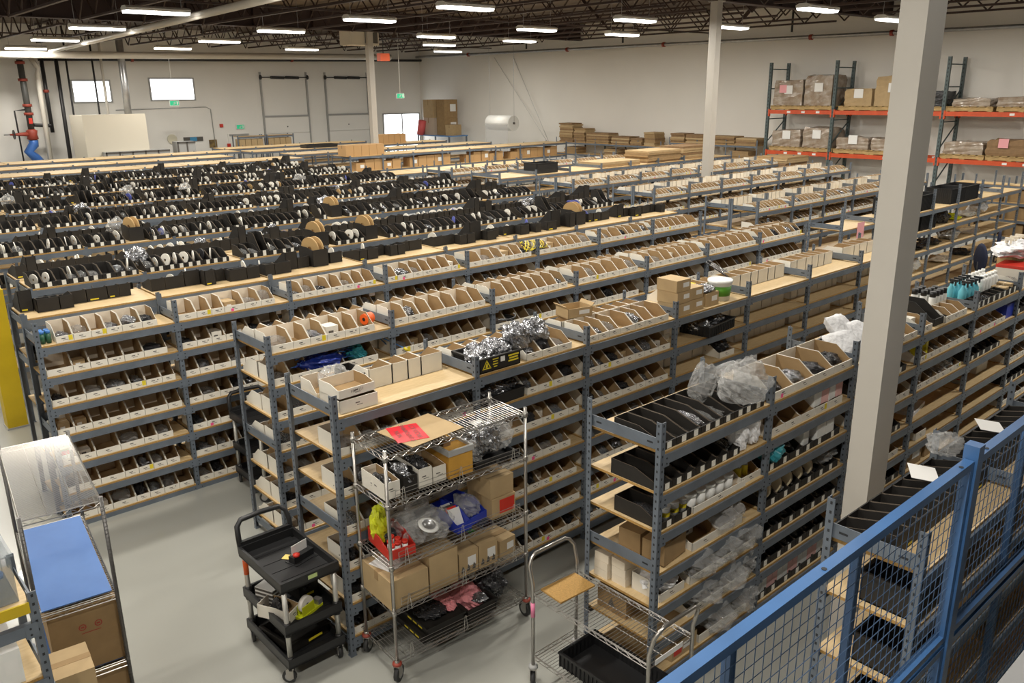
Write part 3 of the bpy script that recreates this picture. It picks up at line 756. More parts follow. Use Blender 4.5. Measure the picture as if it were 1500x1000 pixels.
bag('dark cable bag in the tall white bin on wire rack', onrack(.335, .18, 1, .03), (.10, .2, .16), M_dbag, 2, 0, 'dark_bag')
bigbin('white bin beside the orange wooden box on wire rack', onrack(.45, .06, 1), (.11, .30, .13), .12, None, RRZ, 'white_parts_bin')
wb = thing('wooden_box', 'orange-brown box with a white rim on the wire rack', 'box', onrack(.62, .2, 1), RRZ)
obj('body', MB().box(-.1, .1, -.16, .16, 0, .19), wb, mats=[M_wood_o]); obj('rim', MB().box(-.108, .108, -.168, -.15, .17, .21).box(-.108, .108, .15, .168, .17, .21).box(-.108, -.09, -.15, .15, .17, .21).box(.09, .108, -.15, .15, .17, .21), wb, mats=[M_grey])
obj('lettered_flap', MB().box(-.06, .0, -.04, .12, .19, .24), wb, mats=[M_kraft3])
tray('low black tray heaped with silver bags on the wire rack', onrack(.93, .2, 1), (.36, .32, .05), RRZ)
for i, (x, y, s) in enumerate(((.82, .2, .2), (.95, .26, .24), (1.05, .15, .17), (.9, .1, .16))):
    bag(('large', 'billowing', 'small', 'front')[i] + ' crumpled clear bag heaped in the low black tray', onrack(x, y, 1, .015 + .02 * i), (s, s * .95, .14 + .03 * i), (M_bag, M_foil, M_bag, M_foil)[i], i, i, 'plastic_bag')
o = obj('paper_sheet', MB().box(-.1, .1, -.07, .07, 0, .002), None, onrack(1.0, .3, 1, .19), rot=(.5, .3, .4), mats=[M_paper]); tag(o, 'white paper sheet on the silver bags of the wire rack', 'paper')
# third shelf
bigbin('red plastic bin full of red-capped bottles on the wire rack', onrack(.12, .05, 2), (.20, .34, .11), .07, M_red, RRZ - .1)
for i, (x, y) in enumerate(((.06, .08), (.11, .09), (.16, .08), (.08, .14), (.14, .14), (.12, .19))):
    t = thing('small_bottle', '%s small white bottle with a red cap in the red bin' % ordn(i), 'bottle', onrack(x, y, 2, .01), 0, 'red-capped bottles in the red bin')
    obj('body', MB().cyl((0, 0, 0), (0, 0, .075), .02, 10), t, mats=[M_white_p]); obj('cap', MB().cyl((0, 0, .075), (0, 0, .095), .021, 10), t, mats=[M_red])
bag('bright yellow plastic bag standing in the red bin', onrack(.1, .3, 2, .03), (.12, .13, .26), M_hv, 1); bag('black pouch in the red bin on the wire rack', onrack(.14, .27, 2, .02), (.1, .12, .1), M_dbag, 4)
for i, (x, y, s, z) in enumerate(((.30, .3, .2, .004), (.43, .3, .24, .02), (.52, .2, .19, .004), (.43, .12, .17, .004), (.3, .17, .17, .004))):
    bag(('rear left', 'tallest', 'right-hand', 'front', 'left-hand')[i] + ' clear parcel bag on the wire rack third shelf', onrack(x, y, 2, z), (s, s * .9, s * .8), M_bag, i, i)
o = obj('metal_dish', MB().lathe([(.03, 0), (.075, .03), (.078, .036), (.05, .04), (.045, .025), (.02, .015), (.012, .012)], 20, 0, mats=[0, 0, 0, 1, 1, 1, 1]), None, onrack(.36, .1, 2, .11), rot=(.35, .1, 0), mats=[M_white_p, M_duct]); tag(o, 'round white dish with metal centre on the clear bags', 'dish')
bigbin('blue plastic bin of leaflets on the wire rack', onrack(.64, .05, 2), (.13, .32, .12), .07, M_bin_u, RRZ + .05); bigbin('wide blue plastic bin holding a clear bag', onrack(.80, .1, 2), (.19, .30, .13), .06, M_bin_u, RRZ + .2)
bag('clear bag inside the wide blue bin', onrack(.79, .24, 2, .02), (.15, .2, .15), M_bag, 2)
for i in range(4):
    o = obj('leaflet', MB().box(-.05, .05, -.002, .002, 0, .14), None, onrack(.64, .12 + .03 * i, 2, .01), rot=(-.5, 0, RRZ), mats=[[M_paper, M_red, M_print, M_paper][i]]); tag(o, ('front white', 'red', 'dark', 'rear white')[i] + ' leaflet leaning in the blue bin', 'leaflet')
t = carton('lower brown carton with a red label, right end of wire rack', onrack(1.0, .2, 2), (.22, .3, .16), RRZ, M_kraft2, paper=False); obj('red_label', MB().quad((-.04, -.152, .03), (.1, -.152, .03), (.1, -.152, .14), (-.04, -.152, .14)), t, mats=[M_red])
carton('upper brown carton at the right end of wire rack', onrack(.99, .2, 2, .168), (.22, .28, .15), RRZ + .03, M_kraft2, paper=False)
# fourth shelf
carton('closed brown carton with papers on top, left of wire rack', onrack(.14, .2, 3), (.30, .38, .22), RRZ, M_kraft2, paper=False)
o = obj('paper_sheet', MB().box(-.1, .1, -.1, .1, 0, .003), None, onrack(.12, .24, 3, .227), RRZ + .3, mats=[M_paper]); tag(o, 'packing slip lying on the left carton of wire rack', 'paper')
carton('tall open brown carton in the middle of the wire rack', onrack(.43, .2, 3), (.24, .36, .28), RRZ, M_kraft2, False, False, flaps=False)
for i, x in enumerate((.66, .84)):
    t = carton(('brown carton with black arrows left of its twin', 'brown carton with black arrows and green sticker')[i] + ' on the wire rack', onrack(x, .21, 3), (.17, .34, .19), RRZ, M_kraft2, True, True)
    for j in range(3): obj('arrow_mark', MB().quad((-.07 + .05 * j, -.1725, .03), (-.04 + .05 * j, -.1725, .03), (-.04 + .05 * j, -.1725, .06), (-.055 + .05 * j, -.1725, .085)), t, mats=[M_print])
    if i: obj('green_sticker', MB().quad((-.03, .02, .192), (.03, .02, .192), (.03, .1, .192), (-.03, .1, .192)), t, mats=[mat('green_sticker', (.15, .7, .05), .5)])
carton('small brown carton with a white label at rack right', onrack(1.03, .17, 3), (.16, .22, .14), RRZ + .1, M_kraft2)
# bottom shelf
for i in range(2):
    t = tray(('lower', 'upper')[i] + ' flat black antistatic box on the wire rack bottom shelf', onrack(.40 + .03 * i, .2, 4, .002 + .062 * i), (.32, .36, .058), RRZ, M_black, False)
    obj('lid', B(-.155, .155, -.17, .17, .046, .052), t, mats=[M_black])
    for j in range(3): obj('yellow_print', MB().quad((-.161, .08 - .07 * j, .015), (-.161, .03 - .07 * j, .015), (-.161, .03 - .07 * j, .045), (-.161, .08 - .07 * j, .045)), t, mats=[M_yel])
bag('black glossy bag on the upper antistatic box', onrack(.38, .19, 4, .13), (.2, .26, .05), M_dbag, 2); bag('pink foam sheet bag on the antistatic box', onrack(.53, .2, 4, .13), (.12, .25, .05), M_pinkb, 3)
tray('long black tray with pink foam at rack bottom', onrack(.76, .2, 4), (.26, .36, .10), RRZ, M_black, False)
bag('pink antistatic foam heaped in the long black tray', onrack(.75, .22, 4, .02), (.24, .3, .15), M_pinkb, 1); bag('small silver bag on the pink foam', onrack(.78, .08, 4, .10), (.12, .1, .05), M_foil, 0, 0, 'foil_bag', 'foil bag')
bag('shiny black bag upright at the rack bottom right', onrack(1.0, .22, 4), (.22, .2, .2), M_dbag, 0, 0, 'dark_bag')

# ------------------------------------------------------------------ black three-shelf utility cart
CART2 = (3.11, 7.24)
ct = thing('utility_cart', 'black plastic three-shelf cart with looped handle and silver posts', 'cart', (2.03, 4.63, 0), 0)
CWd, CDp = .44, .66
def cart_tray(z, h, deep):
    t = .02; g = MB().box(0, CWd, 0, CDp, z - h, z - h + .015)
    g.box(0, t, 0, CDp, z - h, z).box(CWd - t, CWd, 0, CDp, z - h, z).box(t, CWd - t, 0, t, z - h, z).box(t, CWd - t, CDp - t, CDp, z - h, z)
    for k in range(1, 5): g.box(t, CWd - t, CDp * k / 5 - .012, CDp * k / 5 + .012, z - h + .015, z - h + .018)
    return g
for z, h in ((.80, .075), (.47, .075), (.20, .075)): obj('tray', cart_tray(z, h, 0), ct, mats=[M_plas_k])
for x, y in ((.03, .03), (CWd - .03, .03), (.03, CDp - .03), (CWd - .03, CDp - .03)):
    obj('post', MB().cyl((x, y, .12), (x, y, .74), .018, 12), ct, mats=[M_alu]); caster(ct, x, y, .05, .026, .125, rnd.uniform(-.8, .8))
    for z in (.395, .125): obj('collar', MB().cyl((x, y, z - .02), (x, y, z + .085), .026, 10), ct, mats=[M_plas_k])
obj('orange_tape', MB().cyl((.03, CDp - .03, .58), (.03, CDp - .03, .70), .0195, 12), ct, mats=[M_orange])
hp = [(.02, CDp, .74), (.02, CDp + .02, .86), (.03, CDp + .05, .93), (.07, CDp + .07, .965), (CWd / 2, CDp + .075, .97), (CWd - .07, CDp + .07, .965), (CWd - .03, CDp + .05, .93), (CWd - .02, CDp + .02, .86), (CWd - .02, CDp, .74)]
obj('handle', MB().path(hp, .02, 8), ct, mats=[M_plas_k]); obj('handle_apron', MB().box(.02, CWd - .02, CDp - .01, CDp + .02, .74, .83), ct, mats=[M_plas_k])
obj('name_plate', MB().quad((.20, -.002, .755), (.27, -.002, .755), (.27, -.002, .785), (.20, -.002, .785)), ct, mats=[mat('pale_green', (.5, .62, .25), .5)])
CT = lambda x, y, z: (2.03 + x, 4.63 + y, z)
t = thing('label_printer', 'small black holder with red knob and card on the cart top', 'holder', CT(.31, .30, .742), .25)
obj('body', MB().box(-.09, .09, -.03, .03, .002, .05).box(-.1, .1, -.06, .06, 0, .003), t, mats=[M_plas_k]); obj('card', B(-.07, .07, .015, .019, .02, .12), t, mats=[M_paper]); obj('red_knob', MB().lathe([(.001, 0), (.025, .01), (.025, .025), (.001, .035)], 10, o=(-.06, -.02, .045)), t, mats=[M_red])
o = obj('sticky_note', MB().box(-.03, .03, -.03, .03, 0, .002), None, CT(.24, .38, .743), .6, mats=[mat('note_yellow', (.85, .62, .18), .7)]); tag(o, 'pale yellow note lying on the cart top', 'note')
t = thing('tape_dispenser', 'yellow-green tape dispenser with a roll on the cart middle shelf', 'tape dispenser', CT(.25, .13, .411), .35)
obj('body', MB().prism_x([(-.03, 0), (-.03, .0)] and [(.03, 0), (.03, .02), (-.03, .02), (-.03, 0)], -.11, .11).prism_x([(.024, .02), (.024, .09), (.02, .09), (.02, .02)], -.09, .03).prism_x([(-.02, .02), (-.02, .09), (-.024, .09), (-.024, .02)], -.09, .03), t, mats=[M_hv])
obj('tape_roll', reel_mb(.06, .035).xf(Matrix.Rotation(math.pi / 2, 4, 'Z')), t, (-.03, 0, .085), mats=[M_pvc, M_grey]); obj('cutter', B(.07, .11, -.028, .028, .02, .06), t, mats=[M_duct])
t = thing('striped_box', 'black and white striped box on the cart middle shelf', 'box', CT(.12, .45, .411), .4)
obj('body', B(-.07, .07, -.08, .08, 0, .13), t, mats=[M_paper])
st = MB()
for k in range(4): st.box(-.072, .072, -.082, .082, .012 + .032 * k, .028 + .032 * k)
obj('stripe', st, t, mats=[M_print])
bigbin('white cardboard bin of dark parts on the cart middle shelf', CT(.14, .13, .411), (.14, .26, .10), .08, None, .5, 'white_parts_bin')
bag('dark parts bag in the white bin on the cart', CT(.09, .24, .43), (.1, .16, .09), M_dbag, 3, 0, 'dark_bag')
t = tray('black box with yellow print on the cart middle shelf', CT(.33, .40, .411), (.16, .22, .13), .1, M_black, False); obj('yellow_print', MB().quad((-.03, -.122, .03), (.03, -.122, .03), (.03, -.122, .05), (-.03, -.122, .05)), t, mats=[M_yel])
bag('black cloth heap on the cart middle shelf', CT(.32, .40, .43), (.15, .2, .16), M_dbag, 1)
t = tray('black antistatic box lying on the cart bottom shelf', CT(.22, .32, .141), (.34, .34, .09), .15, M_black, False); obj('yellow_print', MB().quad((-.02, -.183, .03), (.1, -.183, .03), (.1, -.183, .05), (-.02, -.183, .05)), t, mats=[M_yel])

c2 = ct.copy(); COL.objects.link(c2); c2.location = (CART2[0], CART2[1], 0); tag(c2, 'black utility cart half hidden between the two left shelving rows', 'cart')
for ch in list(ct.children):
    if ch.name.split('.')[0] in ('orange_tape', 'name_plate'): continue
    k = ch.copy(); COL.objects.link(k); k.parent = c2
    for gc in list(ch.children):
        q = gc.copy(); COL.objects.link(q); q.parent = k
# ------------------------------------------------------------------ chrome trolley with two push handles
TX0, TX1, TY0, TY1 = 3.27, 3.69, 2.52, 3.50
tr = thing('chrome_trolley', 'chrome wire trolley with bent tube handles, beside the shelving end', 'trolley', (TX0, TY0, 0))
TW, TL = TX1 - TX0, TY1 - TY0
for y, s in ((0, -1), (TL, 1)):
    for x in (0, TW): caster(tr, x, y, .055, .03, .15, rnd.uniform(-1, 1), M_grey)
    pts = [(0, y, .14), (0, y, .80), (0, y + s * .015, .86), (0, y + s * .03, .92), (.03, y + s * .045, .965), (.07, y + s * .05, .985), (TW - .07, y + s * .05, .985), (TW - .03, y + s * .045, .965), (TW, y + s * .03, .92), (TW, y + s * .015, .86), (TW, y, .80), (TW, y, .14)]
    obj('push_handle', MB().path(pts, .0125, 10), tr, mats=[M_chrome])
wsm = wire_shelf_mb(TL, TW, .026)
wsm.xf(Matrix(((0, 1, 0, 0), (1, 0, 0, 0), (0, 0, 1, 0), (0, 0, 0, 1))))
wsm = wsm.mesh('wire_shelf', [M_chrome])
for z in (.73, .25): obj('wire_shelf', wsm, tr, (0, 0, z))
obj('tape_wrap', MB().cyl((0, TL, .55), (0, TL, .66), .0145, 10), tr, mats=[mat('pink_tape', (.85, .25, .42), .5)])
obj('label_strip', B(.06, .32, -.004, 0, .70, .735), tr, mats=[M_paper])
o = obj('kraft_board', MB().box(-.155, .155, -.10, .10, 0, .012), None, (3.475, 3.375, .737), -.05, mats=[M_edge]); tag(o, 'tan board lying on the chrome trolley top shelf', 'board')
tray('large ribbed black tray on the chrome trolley bottom shelf', (3.49, 2.98, .255), (.34, .62, .11), 0)

# ------------------------------------------------------------------ wire rack with blue liners, lower left
lr = thing('wire_rack', 'tall wire rack with blue liners and big cartons, lower left', 'wire rack', (.705, 5.05, 0), math.radians(-6.5))
LL, LD = .43, 1.25
for x, y in ((0, 0), (LL, 0), (0, LD), (LL, LD)):
    pm = MB().cyl((x, y, .0), (x, y, 1.63), .0125, 8)
    for k in range(60): pm.cyl((x, y, .03 + k * .026), (x, y, .034 + k * .026), .0132, 8)
    obj('post', pm, lr, mats=[mat('dark_chrome', (.13, .125, .12), .35, .8)])
lw = wire_shelf_mb(LD, LL, .0155, .0017).xf(Matrix(((0, 1, 0, 0), (1, 0, 0, 0), (0, 0, 1, 0), (0, 0, 0, 1)))).mesh('wire_shelf', [M_chrome])
lw2 = wire_shelf_mb(LD, LL, .026).xf(Matrix(((0, 1, 0, 0), (1, 0, 0, 0), (0, 0, 1, 0), (0, 0, 0, 1)))).mesh('wire_shelf', [M_chrome])
for k, z in enumerate((1.60, .96, .47, .1)): obj('wire_shelf', lw if k == 0 else lw2, lr, (0, 0, z))
Lm = Matrix.Translation((.705, 5.05, 0)) @ Matrix.Rotation(math.radians(-6.5), 4, 'Z')
def onl(x, y, z): return tuple(Lm @ Vector((x, y, z)))
for i, z in enumerate((.966, .476)):
    o = obj('blue_liner', B(-.195, .195, -.59, .59, 0, .006), None, onl(.215, LD / 2 + .01, z), math.radians(-6.5), mats=[M_lin]); tag(o, ('blue shelf liner on the upper shelf of the lower-left rack', 'blue shelf liner under the big carton, lower-left rack')[i], 'shelf liner')
for i, (z, h) in enumerate(((.484, .44), (.106, .33))):
    t = carton(('big brown carton with red stamps on the lower-left rack', 'big brown carton on the lowest shelf, lower-left rack')[i], onl(.235, .60, z), (.40, 1.12, h), math.radians(-6.5), M_kraft, True, False)
    if i == 0:
        for x in (-.02, .07):
            r1 = MB(); n = 16
            for k in range(n):
                a, b = 2 * math.pi * k / n, 2 * math.pi * (k + 1) / n
                r1.quad((x + .022 * math.cos(a), -.562, .30 + .022 * math.sin(a)), (x + .022 * math.cos(b), -.562, .30 + .022 * math.sin(b)), (x + .016 * math.cos(b), -.562, .30 + .016 * math.sin(b)), (x + .016 * math.cos(a), -.562, .30 + .016 * math.sin(a)))
            r1.quad((x - .01, -.562, .295), (x + .01, -.562, .295), (x + .01, -.562, .305), (x - .01, -.562, .305)); obj('red_stamp', r1, t, mats=[mat('stamp_red', (.38, .06, .04), .8)])
        obj('red_print_line', MB().quad((-.03, -.562, .255), (.08, -.562, .255), (.08, -.562, .26), (-.03, -.562, .26)), t, mats=[mat('stamp_red', (.38, .06, .04), .8)])
# ---- shelving at the left edge
ls = thing('shelving_bay', 'grey shelving with a yellow beam at the lower left edge', 'shelving', (-.60, 4.38, 0))
for x, y in ((0, 0), (1.2, 0), (0, .48), (1.2, .48)): o = obj('post', post_mesh(1.52, True), ls, (x, y, 0)); o.scale = (1, -1 if y else 1, 1)
for z in (1.46, 1.02, .6, .2): obj('shelf_board', board_mesh(.48, 1.2), ls, (0, 0, z))
obj('shelf_beam', MB().box(.02, 1.18, -.012, .0, -.05, 0.01), ls, (0, 0, 1.46), mats=[M_ylw])
for z in (1.36, 1.02, .6, .2):
    obj('shelf_beam', beam_mesh(True, 1.2), ls, (0, 0, z)); o = obj('shelf_beam', beam_mesh(True, 1.2), ls, (0, .48, z)); o.scale = (1, -1, 1)
for z in (1.46, 1.02, .6): obj('side_beam', side_mesh(.48, False), ls, (1.21, 0, z))
t = thing('clear_tote', 'clear plastic tote at the lower left edge', 'tote', (.36, 4.62, 1.462), 0)
g = MB()
for a in ((-.19, .19, -.19, -.185), (-.19, .19, .185, .19), (-.19, -.185, -.185, .185), (.185, .19, -.185, .185)): g.box(*a, 0, .26)
g.box(-.19, .19, -.19, .19, 0, .005); obj('body', g, t, mats=[M_clearp]); obj('lid', B(-.2, .2, -.2, .2, .26, .275), t, mats=[M_clearp])
bag('blue cloth inside the clear tote at left edge', (.36, 4.62, 1.47), (.26, .26, .16), M_lin, 2); bag('clear bag lying on the tote lid at left edge', (.36, 4.64, 1.738), (.26, .26, .09), M_bag, 0)
for i in range(3): carton(('left', 'middle', 'right')[i] + ' white printed carton under the tote at left edge', (.12 + .155 * i, 4.56, 1.022), (.145, .32, .20), 0, M_white_p, False, True)
carton('tall brown taped carton beside the left-edge shelving', (.76, 4.66, .0), (.20, .28, .86), -.1, M_kraft2)
for i in range(2): carton(('near', 'far')[i] + ' brown carton on the lower left-edge shelf', (.0 + .30 * i, 4.62, .602), (.24, .34, .2), 0, M_kraft2)

# ------------------------------------------------------------------ blue wire-mesh partition in front
FY, FT = 1.08, 2.46
fence = thing('mesh_fence', 'blue steel wire-mesh partition in the right foreground', 'fence', (1.05, FY, 0))
FXS = [0, 2.45, 4.90, 7.35]
for x in FXS: 
    obj('post', B(x - .03, x + .03, -.03, .03, 0, 2.52), fence, mats=[M_blue]); 
    obj('foot_plate', B(x - .06, x + .06, -.06, .06, 0, .008), fence, mats=[M_blue])
for i in range(3):
    x0, x1 = FXS[i] + .035, FXS[i + 1] - .035
    for z0, z1 in ((1.60, FT), (.10, 1.57)):
        fr = MB().box(x0, x1, -.02, .02, z1 - .035, z1).box(x0, x1, -.02, .02, z0, z0 + .03).box(x0, x0 + .03, -.02, .02, z0 + .03, z1 - .035).box(x1 - .03, x1, -.02, .02, z0 + .03, z1 - .035)
        p = obj('panel_frame', fr, fence, mats=[M_blue])
        wm = MB(); n = int((x1 - x0) / .051)
        for k in range(1, n): x = x0 + (x1 - x0) * k / n; wm.wire((x, .004, z0 + .02), (x, .004, z1 - .02), .0017)
        n = int((z1 - z0) / .051)
        for k in range(1, n): z = z0 + (z1 - z0) * k / n; wm.wire((x0 + .02, 0, z), (x1 - .02, 0, z), .0017)
        q = obj('wire_mesh', wm, p, mats=[M_mesh]); q['kind'] = 'stuff'
        bl = MB()
        for k in range(5): xx = x0 + .1 + (x1 - x0 - .2) * k / 4; bl.cyl((xx, 0, z1), (xx, 0, z1 + .003), .008, 6)
        if z1 == FT:
            for k in range(3):
                xx = x0 + .1 + (x1 - x0 - .2) * k / 2; obj('bolt', MB().cyl((xx, -.005, z1), (xx, -.005, z1 + .003), .009, 8), p, mats=[M_hole])
    for xs in (.30, .62): obj('stiffener', B(x0 + (x1 - x0) * xs - .015, x0 + (x1 - x0) * xs + .015, .006, .035, .1, FT - .04), fence, mats=[M_blue])

# ------------------------------------------------------------------ special contents of the near shelving
def cyl_thing(name, label, cat, loc, prof, ms, n=14, group=None, rot=None, mats_i=None):
    o = obj(name, MB().lathe(prof, n, mats=mats_i), None, loc, rot=rot, mats=ms); return tag(o, label, cat, group)
z3 = LV3[0]
bigbin('lower white bin of the marked pair, left end of the bare board', (2.73, Y3 + .04, z3), (.30, .27, .10), .09, None, .0, 'white_parts_bin')
t = bigbin('upper white bin with handwritten mark, left end of bare board', (2.73, Y3 + .055, z3 + .102), (.29, .25, .085), .06, None, .04, 'white_parts_bin')
obj('lettering', text_mesh('HLM111', .03, M_print), t, (0, -.005, .035), rot=(math.pi / 2, 0, 0))
bigbin('white bin behind the marked pair of bins', (2.68, Y3 + .38, z3), (.16, .24, .12), .05, None, 0, 'white_parts_bin')
bag('silver-clear bag draped over a bin at left end', (2.80, Y3 + .46, z3 + .03), (.22, .22, .16), M_bag, 1)
bigbin('small black bin beside the draped bag', (2.95, Y3 + .37, z3), (.13, .26, .13), .12, M_black, 0, 'black_parts_bin')
# antistatic tray
t = tray('black antistatic tray with yellow print heaped with silver bags', (3.99, Y3 + .18, z3), (.42, .32, .12), 0, M_black, False, 'antistatic_tray')
tri = MB(); c0 = (-.14, .06)
for a, b in (((-.045, -.03), (.045, -.03)), ((.045, -.03), (0, .045)), ((0, .045), (-.045, -.03))):
    d = Vector((b[0] - a[0], b[1] - a[1])).normalized(); nrm = Vector((-d.y, d.x)) * .008
    tri.quad((c0[0] + a[0], -.1645, c0[1] + a[1]), (c0[0] + b[0], -.1645, c0[1] + b[1]), (c0[0] + b[0] + nrm.x, -.1645, c0[1] + b[1] + nrm.y), (c0[0] + a[0] + nrm.x, -.1645, c0[1] + a[1] + nrm.y))
tri.quad((c0[0] - .012, -.1645, c0[1] - .018), (c0[0] + .012, -.1645, c0[1] - .018), (c0[0] + .008, -.1645, c0[1] + .015), (c0[0] - .004, -.1645, c0[1] + .015))
obj('warning_triangle', tri, t, mats=[M_yel])
yl = MB()
for k, (x0, x1) in enumerate(((-.08, -.02), (-.075, -.03), (-.08, -.025), (-.07, -.035))): yl.quad((x0, -.1645, .092 - .02 * k), (x1, -.1645, .092 - .02 * k), (x1, -.1645, .10 - .02 * k), (x0, -.1645, .10 - .02 * k))
for k, (x0, x1) in enumerate(((.08, .19), (.09, .18), (.08, .185))): yl.quad((x0, -.1645, .085 - .022 * k), (x1, -.1645, .085 - .022 * k), (x1, -.1645, .098 - .022 * k), (x0, -.1645, .098 - .022 * k))
obj('yellow_print', yl, t, mats=[M_yel]); obj('paper_label', MB().quad((0, -.1645, .06), (.045, -.1645, .06), (.045, -.1645, .11), (0, -.1645, .11)), t, mats=[M_paper])
for i, (x, y, s) in enumerate(((3.86, .14, .17), (3.99, .22, .19), (4.10, .14, .17), (3.93, .26, .16), (4.12, .26, .18))):
    bag(ORD[i] + ' silver bag heaped in the printed antistatic tray', (x, Y3 + y, z3 + .03), (s, s, .13), M_foil, i, i * 1.3, 'foil_bag', 'foil bag', 'silver bags in the printed tray')
o = obj('black_cable_coil', MB().path([(.09 * math.cos(a * .5) * (1 - .01 * a), .07 * math.sin(a * .5), .01 + .006 * a) for a in range(26)], .007, 5), None, (4.42, Y3 + .42, z3 + .12), mats=[M_plas_k]); tag(o, 'coil of black cable on top of the silver bags', 'cable')
for i, (x, y) in enumerate(((4.30, .2), (4.52, .2))): bag(('left', 'right')[i] + ' tall silver bag right of the antistatic tray', (x, Y3 + y, z3 + .05), (.2, .2, .22), M_foil, i + 2, i, 'foil_bag', 'foil bag')
t = tray('black tray piled with dark silver bags, second board down', (4.03, Y3 + .16, LV3[1]), (.40, .30, .09), .05, M_plas_k, False)
for i, x in enumerate((3.9, 4.03, 4.15)): bag(ORD[i] + ' dark silver bag in the tray below the printed tray', (x, Y3 + .16, LV3[1] + .02), (.16, .24, .12), M_dbag if i != 1 else M_foil, i, i, 'foil_bag', 'foil bag', 'dark silver bags below the printed tray')
# bay 3: cartons, bucket, ribbed tray
xb = X3 + 3 * BW
for i, (x, y, zz) in enumerate(((.14, .14, 0), (.37, .16, 0), (.14, .15, .115), (.37, .17, .115), (.13, .15, .23))):
    carton(('lower left', 'lower right', 'middle left', 'middle right', 'topmost')[i] + ' small tan carton in the stack on bare board', (xb + x, Y3 + y, z3 + zz), (.21, .24, .112), rnd.uniform(-.05, .05), M_kraft2, False, True)
carton('tan carton under a silver bag beside the green bucket', (xb + .63, Y3 + .17, z3), (.22, .24, .13), .02, M_kraft2, False, True)
bag('flat silver bag on the carton beside the bucket', (xb + .63, Y3 + .18, z3 + .132), (.28, .22, .05), M_foil, 3, 0, 'foil_bag', 'foil bag')
bk = thing('bucket', 'white bucket with a green label on the bare board', 'bucket', (xb + .90, Y3 + .15, z3))
obj('body', MB().lathe([(.100, 0), (.118, .20), (.122, .205), (.112, .205), (.095, .01), (.001, .01)], 20, mats=[0, 0, 0, 0, 0]), bk, mats=[M_white_p]); obj('rim', MB().lathe([(.119, .18), (.128, .184), (.128, .21), (.115, .212)], 20), bk, mats=[M_white_p])
obj('green_label', MB().lathe([(.1057, .05), (.1145, .15)], 20), bk, mats=[M_green])
bag('pink parts bag behind the tan cartons', (xb + .55, Y3 + .45, z3), (.2, .2, .13), M_pinkb, 2); carton('yellow and red packet behind the tan carton', (xb + .78, Y3 + .46, z3), (.16, .1, .13), .2, M_yel, False, False, 'packet', 'packet')
tray('ribbed black tray of silver bags under the bucket', (xb + .72, Y3 + .17, LV3[1]), (.52, .36, .11), .12)
for i, (x, y) in enumerate(((.55, .14), (.70, .2), (.84, .16))): bag(ORD[i] + ' silver bag in the ribbed tray under the bucket', (xb + x, Y3 + y, LV3[1] + .02), (.18, .26, .13), (M_foil, M_dbag, M_foil)[i], i, i, 'foil_bag', 'foil bag', 'silver bags in the ribbed tray')
bigbin('white bin of dark bags two boards under the bucket', (xb + .92, Y3 + .03, LV3[2]), (.26, .34, .13), .06, None, 0, 'white_parts_bin'); bag('dark bag heaped in the bin under the ribbed tray', (xb + .92, Y3 + .2, LV3[2] + .01), (.22, .28, .17), M_dbag, 4)
for k in range(4): carton('%s white carton of the narrow stack near the post' % ('lowest', 'second', 'third', 'topmost')[k], (xb + .12, Y3 + .3, LV3[1] + .065 * k), (.09, .2, .06), 0, M_white, False, True)
carton('tilted open tan carton on the rear white bins', (5.22, Y3 + .42, z3 + .125), (.26, .2, .09), -.2, M_kraft2, False, True, flaps=True)
o = obj('dark_clipboard', MB().box(-.12, .12, -.16, .16, 0, .01).box(-.04, .04, .12, .16, .01, .025), None, (X3 + 4 * BW + .25, Y3 + .55, z3 + .16), rot=(.5, .1, .4), mats=[M_dbag]); tag(o, 'dark flat pouch leaning on white bins, far board', 'pouch')
for i, (b, dx, w_) in enumerate(((3, .25, .5), (4, .3, .5))): carton(('nearer', 'farther')[i] + ' pile of flattened cartons on a low board', (X3 + b * BW + dx + .1, Y3 + .25, LV3[3]), (.6, .4, .05), .2, M_kraft, False, True)
# orange roll, cables, bottles
o = obj('orange_roll', MB().cyl((-.05, 0, .05), (.05, 0, .05), .05, 18).cyl((-.051, 0, .05), (.051, 0, .05), .018, 10, 1), None, (3.90, Y4 + .17, LV3[0] + .03), .3, mats=[M_orange, M_plas_k]); tag(o, 'bright orange plastic roll in a white bin', 'roll')
for i in range(7):
    ph = i * .9; pts = [(3.12 + .07 * k + .02 * math.sin(k + ph), Y4 + .08 + .1 * math.sin(.6 * k + ph) ** 2, LV3[1] + .11 + .04 * math.sin(.9 * k + ph)) for k in range(9)]
    o = obj('blue_cable', MB().path(pts, .004, 5), None, mats=[mat('cable_blue', (.06, .22, .55), .4) if i % 2 else mat('cable_navy', (.01, .03, .25), .4)]); tag(o, '%s tangled blue cable hanging over the white bins' % ordn(i), 'cable', 'tangled blue cables under the orange roll')
bag('dark blue cable bundle under the tangled cables', (3.36, Y4 + .15, LV3[1] + .02), (.36, .26, .13), mat('cable_navy', (.01, .03, .25), .4), 2); bag('teal bag beside the blue cables', (3.74, Y4 + .14, LV3[1] + .02), (.16, .2, .13), M_teal, 1)
for i, (x, y) in enumerate(((1.59, .1), (1.64, .1), (1.59, .16), (1.64, .16))):
    t = thing('small_bottle', '%s small green bottle with blue cap by yellow column shelf' % ordn(i), 'bottle', (x, Y5 + y, LV[0]), 0, 'green bottles at the left end'); obj('body', MB().cyl((0, 0, 0), (0, 0, .09), .022, 10), t, mats=[mat('bottle_green', (.03, .12, .07), .3)]); obj('cap', MB().cyl((0, 0, .09), (0, 0, .115), .02, 10), t, mats=[mat('cap_blue', (.05, .2, .55), .4)])
